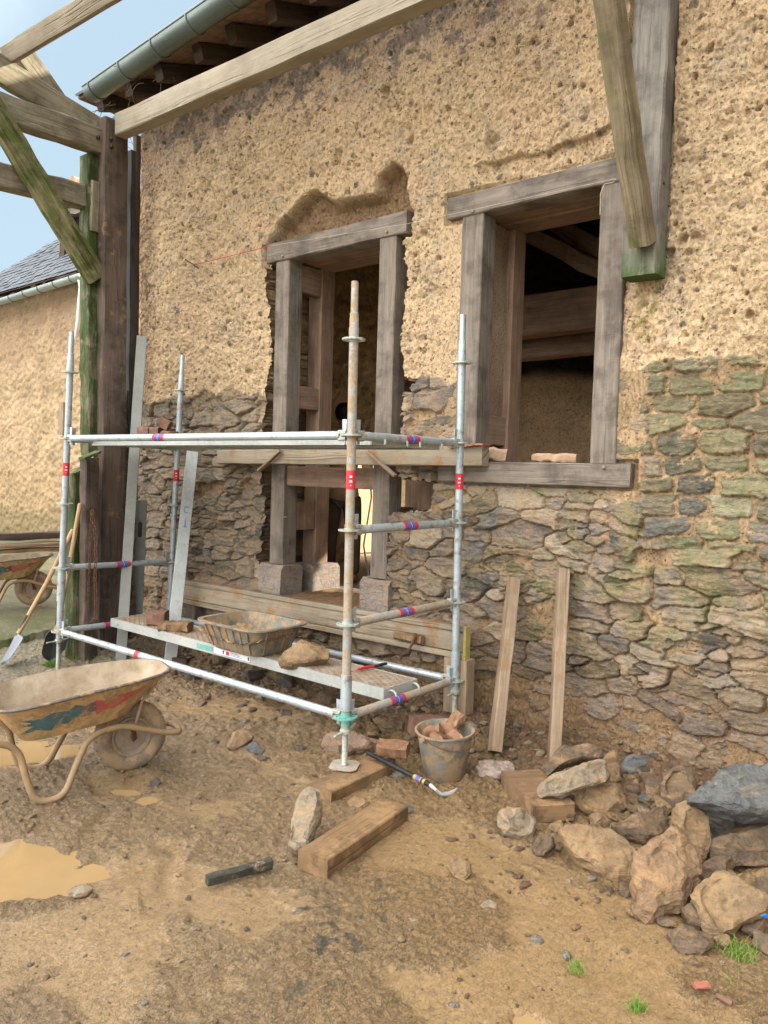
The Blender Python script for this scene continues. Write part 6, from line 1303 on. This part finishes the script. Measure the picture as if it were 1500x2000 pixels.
bs = (sst(1.9, 1.2, v_+.3*vn2(u_*1.2, v_, 9))*.45)[:, None]; arr[:, :3] = arr[:, :3]*(1-bs)+np.array([.36, .25, .135])*bs
ca.data.foreach_set('color', arr.ravel())
mb = MB(); p = PY(122, 820, YW-.05); mb.box((p[0]-.09, YW-.10, p[2]-.30), (p[0]+.12, YW-.02, p[2]+.35), .02, .01); part('timber_stub', mb, M_BATTEN, wing)
mb = MB(); mb.box((-26, 5.06, -.1), (-7.3, 11.5, 5.3), .01, 0); part('rear_walls', mb, bpy.data.materials['plain_cob'], wing)
# slate roof as real courses
slm = plain('old_blue_slate', (.075, .085, .098), .6, 0, .35, 5, .004, c2=(.12, .135, .15)); y0, z0 = 4.62, 5.33; sn = .72; cs_ = .69
hx0 = PN(0, 535, (0, y0, z0), (0, -sn, cs_)); hx1 = PN(115, 467, (0, y0, z0), (0, -sn, cs_)); kx = (hx1[0]-hx0[0])/(hx1[1]-hx0[1])
mb = MB(); rnd = random.Random(9)
for r_ in range(44):
    ya = y0+r_*.105; za = z0+(ya-y0)*sn/cs_; xl_ = hx0[0]+(ya-hx0[1])*kx; xx = max(xl_, -24.0)-rnd.random()*.2
    while xx < -8.0:
        w_ = rnd.uniform(.19, .23); li = rnd.uniform(.0, .003); up_ = Vector((0, -sn, cs_))*(.012+li); dn = Vector((0, cs_, sn))*.16
        a = Vector((xx, ya, za))+up_+Vector((0, rnd.uniform(-.01, .01), 0)); b = Vector((xx+w_-.006, a.y, a.z)); b0 = len(mb.v)
        lo_ = Vector((0, sn, -cs_))*.007
        mb.v += [tuple(a), tuple(b), tuple(b+dn-up_*.8), tuple(a+dn-up_*.8), tuple(a+lo_), tuple(b+lo_)]; mb.face((b0, b0+1, b0+2, b0+3)); mb.face((b0, b0+4, b0+5, b0+1)); xx += w_
part('slate_roof', mb, slm, wing, smooth=0)
mb = MB(); bz_ = z0-.03; mb.v += [(-25, y0, bz_), (-8, y0, bz_), (-8, y0+4.7, bz_+4.7*sn/cs_), (hx0[0]+(y0+4.7-hx0[1])*kx, y0+4.7, bz_+4.7*sn/cs_)]; mb.v[0] = (hx0[0]+(y0-hx0[1])*kx, y0, bz_); mb.face(range(4)); part('roof_boards', mb, M_DARKW, wing, smooth=0)
ga = Vector(PY(-60, 606, y0-.06)); gb = Vector(PY(162, 536, y0-.06)); gd_ = (gb-ga).normalized(); ga = ga-gd_*6
mb = MB(); rr = .10; prof = [(rr*math.cos(math.pi*(1+i/10)), rr*math.sin(math.pi*(1+i/10))) for i in range(11)]; prof += [(a_*.93, b_2*.93) for a_, b_2 in prof[::-1]]
mb.rings([[ga+Vector((0, q[0], q[1])) for q in prof], [gb+Vector((0, q[0], q[1])) for q in prof]], [0, 9]); wg = part('gutter', mb, metal('weathered_zinc', (.36, .41, .41), mud=.1, rough=.4), wing)
for k in range(9):
    p = gb-gd_*(.35+k*.62); mb = MB(); mb.tube([p+Vector((0, rr*1.05*math.cos(math.pi*(1+i/8)), rr*1.05*math.sin(math.pi*(1+i/8)))) for i in range(9)], .010, 5); part('gutter_bracket', mb, M_ZINC, wg)
for k in range(18):
    xx = -17.5+k*.5; mb = MB(); mb.beam((xx, 4.62, 5.16), (xx, 5.05, 5.50), .10, .11, wob=.006); part('rafter', mb, M_DARKW, wing)
mb = MB(); mb.tube([Vector(PY(u, v, YW-.45)) for u, v in ((154, 536), (157, 560), (154, 590), (152, 625), (148, 650), (146, 662))], [.05, .03, .028, .035, .022, .02], 8); part('hanging_cloth_strip', mb, M_WHITE, wing)
# dormer
dy = 5.4
def dp(u, v, y=dy): return Vector(PY(u, v, y))
lich = plain('lichened_tile', (.14, .13, .10), .9, 0, .5, 6, .01, c2=(.34, .29, .06)); dw = thing('dormer_dummy', 'x', 'x', (0, 0, 0)); bpy.data.objects.remove(dw)
mb = MB(); a, b = dp(128, 560), dp(128, 412); mb.beam(a, b, .16, .18, (0, 1, 0), wob=.01); dm = part('dormer', mb, M_DARKW, wing)
mb = MB(); a, b = dp(172, 560), dp(172, 405); mb.beam(a, b, .16, .18, (0, 1, 0), wob=.01); part('dormer_post', mb, M_DARKW, dm)
mb = MB(); a, b = dp(122, 412, dy-.1), dp(186, 396, dy-.1); mb.beam(a, b, .2, .32, (0, 0, 1), wob=.01); part('dormer_lintel', mb, M_OAK, dm)
mb = MB(); mb.prism([dp(132, 560, dy+.1), dp(170, 560, dy+.1), dp(170, 412, dy+.1), dp(132, 418, dy+.1)], (0, .05, 0)); part('dormer_shade_panel', mb, M_DARKROOM, dm)  # dark panel stands in for the shade inside the dormer
mb = MB(); a, b, c_, d_2 = dp(112, 560), dp(128, 560), dp(128, 420), dp(118, 420); mb.prism([a, b, c_, d_2], (0, 1.6, .9)); part('dormer_cheek', mb, lich, dm)
mb = MB(); a, b, c_ = dp(126, 405, dy-.25), dp(190, 388, dy-.25), dp(146, 358, dy-.25); mb.prism([a, b, c_], (0, 2.2, 0)); part('dormer_roof', mb, lich, dm)
mb = MB(); a = dp(140, 356, dy-.3); mb.tube([a, a+Vector((.0, .5, .0)), a+Vector((0, 2.2, 0))], .13, 12); part('ridge_tile', mb, plain('terracotta_ridge', (.34, .20, .13), .9, 0, .3, 12), dm)
# hillside trees seen nowhere but through the gap stay unbuilt
# ================================================================ the person behind the doorway
pe_z = .562
per = thing('person', 'person in tan jacket and muddy dark trousers standing inside behind the doorway', 'person', (-2.36, 2.5, pe_z)); PW = Matrix.Translation((-2.36, 2.5, pe_z)) @ Matrix.Rotation(R_(215), 4, 'Z')
def skin(nm, chain_, mat, parent, sub=2, root=0, caps=None):
    """chain_: list of (point, radius, parent index)"""
    me = bpy.data.meshes.new(nm); me.from_pydata([tuple(PW @ Vector(c_[0])-ORIG[per]) for c_ in chain_], [(c_[2], i) for i, c_ in enumerate(chain_) if c_[2] is not None], [])
    ob = bpy.data.objects.new(nm, me); S.collection.objects.link(ob); sk = ob.modifiers.new('skin', 'SKIN'); sk.use_smooth_shade = True; ob.modifiers.new('sub', 'SUBSURF').levels = sub; ob.modifiers['sub'].render_levels = sub
    for v, c_ in zip(me.skin_vertices[0].data, chain_): r = c_[1]; v.radius = r if isinstance(r, tuple) else (r, r); v.use_root = False
    me.skin_vertices[0].data[root].use_root = True
    dg = bpy.context.evaluated_depsgraph_get(); dg.update(); nm_ = bpy.data.meshes.new_from_object(ob.evaluated_get(dg)); ob.modifiers.clear(); ob.data = nm_; nm_.materials.clear(); nm_.materials.append(mat)
    nm_.polygons.foreach_set('use_smooth', [True]*len(nm_.polygons)); ob.parent = parent; ORIG[ob] = ORIG[per]; return ob
M_SKIN = plain('skin', (.42, .24, .16), .55, 0, .08, 30, .0005); M_HAIR = plain('dark_hair', (.015, .012, .010), .6, 0, .3, 80, .002)
M_JK = plain('tan_work_jacket', (.40, .25, .12), .85, 0, .25, 12, .003); M_TR = plain('muddy_brown_trousers', (.075, .055, .036), .9, 0, .35, 5, .004, mud=.12); M_BT = plain('orange_brown_boots', (.23, .10, .04), .7, 0, .3, 15, .002, mud=.2)
# figure faces local -Y, x to its left
sk_ = [((0, 0, .92), (.14, .10), None), ((0, 0, 1.08), (.13, .095), 0), ((0, -.01, 1.25), (.155, .105), 1), ((0, 0, 1.40), (.13, .085), 2), ((0, 0, 1.47), (.052, .052), 3), ((0, -.005, 1.535), (.052, .055), 4),
       ((0, -.012, 1.60), (.074, .092), 5), ((0, -.005, 1.67), (.076, .095), 6), ((0, 0, 1.715), (.05, .065), 7)]
def limb(s):
    b = len(sk_); sk_.extend([((s*.17, 0, 1.39), .052, 3), ((s*.235, .03, 1.12), .042, b), ((s*.20, -.10, .94), .033, b+1), ((s*.15, -.24, .99), (.026, .020), b+2), ((s*.12, -.31, 1.01), (.038, .018), b+3)])
    hb = b+4; palm = Vector((s*.12, -.31, 1.01)); L4 = ((-.030, .068), (-.010, .078), (.010, .073), (.029, .058))
    for k, (o_, l_) in enumerate(L4):
        r0 = palm+Vector((o_, -.022, 0)); n_ = len(sk_); sk_.extend([(tuple(r0), .0095, hb), (tuple(r0+Vector((0, -l_*.5, -.004))), .0085, n_), (tuple(r0+Vector((0, -l_*.85, -.026))), .0075, n_+1)])
    n_ = len(sk_); sk_.extend([(tuple(palm+Vector((-s*.035, .012, -.004))), .010, hb), (tuple(palm+Vector((-s*.058, -.018, -.014))), .0085, n_)])
limb(1); limb(-1)
for s in (1, -1):
    b = len(sk_); sk_.extend([((s*.10, 0, .86), .085, 0), ((s*.115, -.01, .49), .056, b), ((s*.12, .02, .10), .040, b+1), ((s*.125, -.03, .045), (.045, .035), b+2), ((s*.135, -.15, .03), (.04, .025), b+3)])
body = skin('body', sk_, M_SKIN, per)
mb = MB()
mb.tube([PW @ Vector(p) for p in ((0, -.098, 1.625), (0, -.118, 1.60), (0, -.100, 1.588))], [.009, .015, .009], 8); part('nose', mb, M_SKIN, body)
for s in (1, -1):
    mb = MB(); V, F = ico(2); c_ = PW @ Vector((s*.031, -.087, 1.632)); mb.add([tuple(c_+Vector(v)*.011) for v in V], F); part('eye', mb, M_WHITE, body)
    mb = MB(); c_ = PW @ Vector((s*.078, .0, 1.615)); mb.add([tuple(c_+Vector((v[0]*.012, v[1]*.022, v[2]*.032))) for v in V], F); part('ear', mb, M_SKIN, body)
mb = MB(); mb.tube([PW @ Vector(p) for p in ((-.024, -.088, 1.558), (0, -.096, 1.556), (.024, -.088, 1.558))], [.003, .006, .003], 6); part('mouth', mb, plain('lips', (.33, .14, .11), .5), body)
V, F = ico(4); hv = V.copy(); n3 = 1+.05*vn3(hv*5, 3)+.03*vn3(hv*14, 4); c_ = Vector((0, .012, 1.665)); keep = []
hw = [c_+Vector((v[0]*.092*k_, v[1]*.112*k_, (v[2]*.092 if v[2] > 0 else v[2]*(.10 if v[1] > -.1 else .0))*k_)) for v, k_ in zip(hv, n3)]
mb = MB(); mb.add([tuple(PW @ p) for p in hw], F); part('hair', mb, M_HAIR, per)
jk = [((0, 0, .86), (.165, .125), None), ((0, 0, 1.02), (.155, .115), 0), ((0, 0, 1.22), (.175, .122), 1), ((0, 0, 1.38), (.15, .10), 2), ((0, 0, 1.455), (.075, .07), 3), ((.185, 0, 1.38), .068, 3), ((.245, .03, 1.12), .060, 5), ((.21, -.10, .955), .050, 6), ((.17, -.19, .975), .042, 7), ((-.185, 0, 1.38), .068, 3), ((-.245, .03, 1.12), .060, 9), ((-.21, -.10, .955), .050, 10), ((-.17, -.19, .975), .042, 11)]
skin('jacket', jk, M_JK, per)
tr = [((0, .0, .92), (.155, .12), None)]
for s in (1, -1): b = len(tr); tr.extend([((s*.095, 0, .80), .108, 0), ((s*.115, -.012, .48), .082, b), ((s*.12, .015, .15), .074, b+1), ((s*.12, .01, .085), .070, b+2)])
skin('trousers', tr, M_TR, per)
for s in (1, -1): skin('boot', [((s*.122, .02, .12), (.055, .055), None), ((s*.124, .02, .05), (.052, .048), 0), ((s*.128, -.06, .045), (.052, .042), 1), ((s*.135, -.17, .034), (.045, .032), 2)], M_BT, per)
# sunlit boards at the person's feet and a pale rope behind
mb = MB(); mb.beam((-2.6, 2.02, .60), (-1.2, 1.93, .60), .16, .05); single('floor_board', mb, M_PINE, 'sunlit pale board lying across the threshold behind the doorway', 'board')
mb = MB(); mb.tube([(-2.50, 3.0, 2.0), (-2.40, 2.98, 1.4), (-2.47, 2.96, .9), (-2.38, 2.95, .58)], .009, 6); single('rope', mb, M_WHITE, 'white rope hanging beside the person inside the doorway', 'rope')
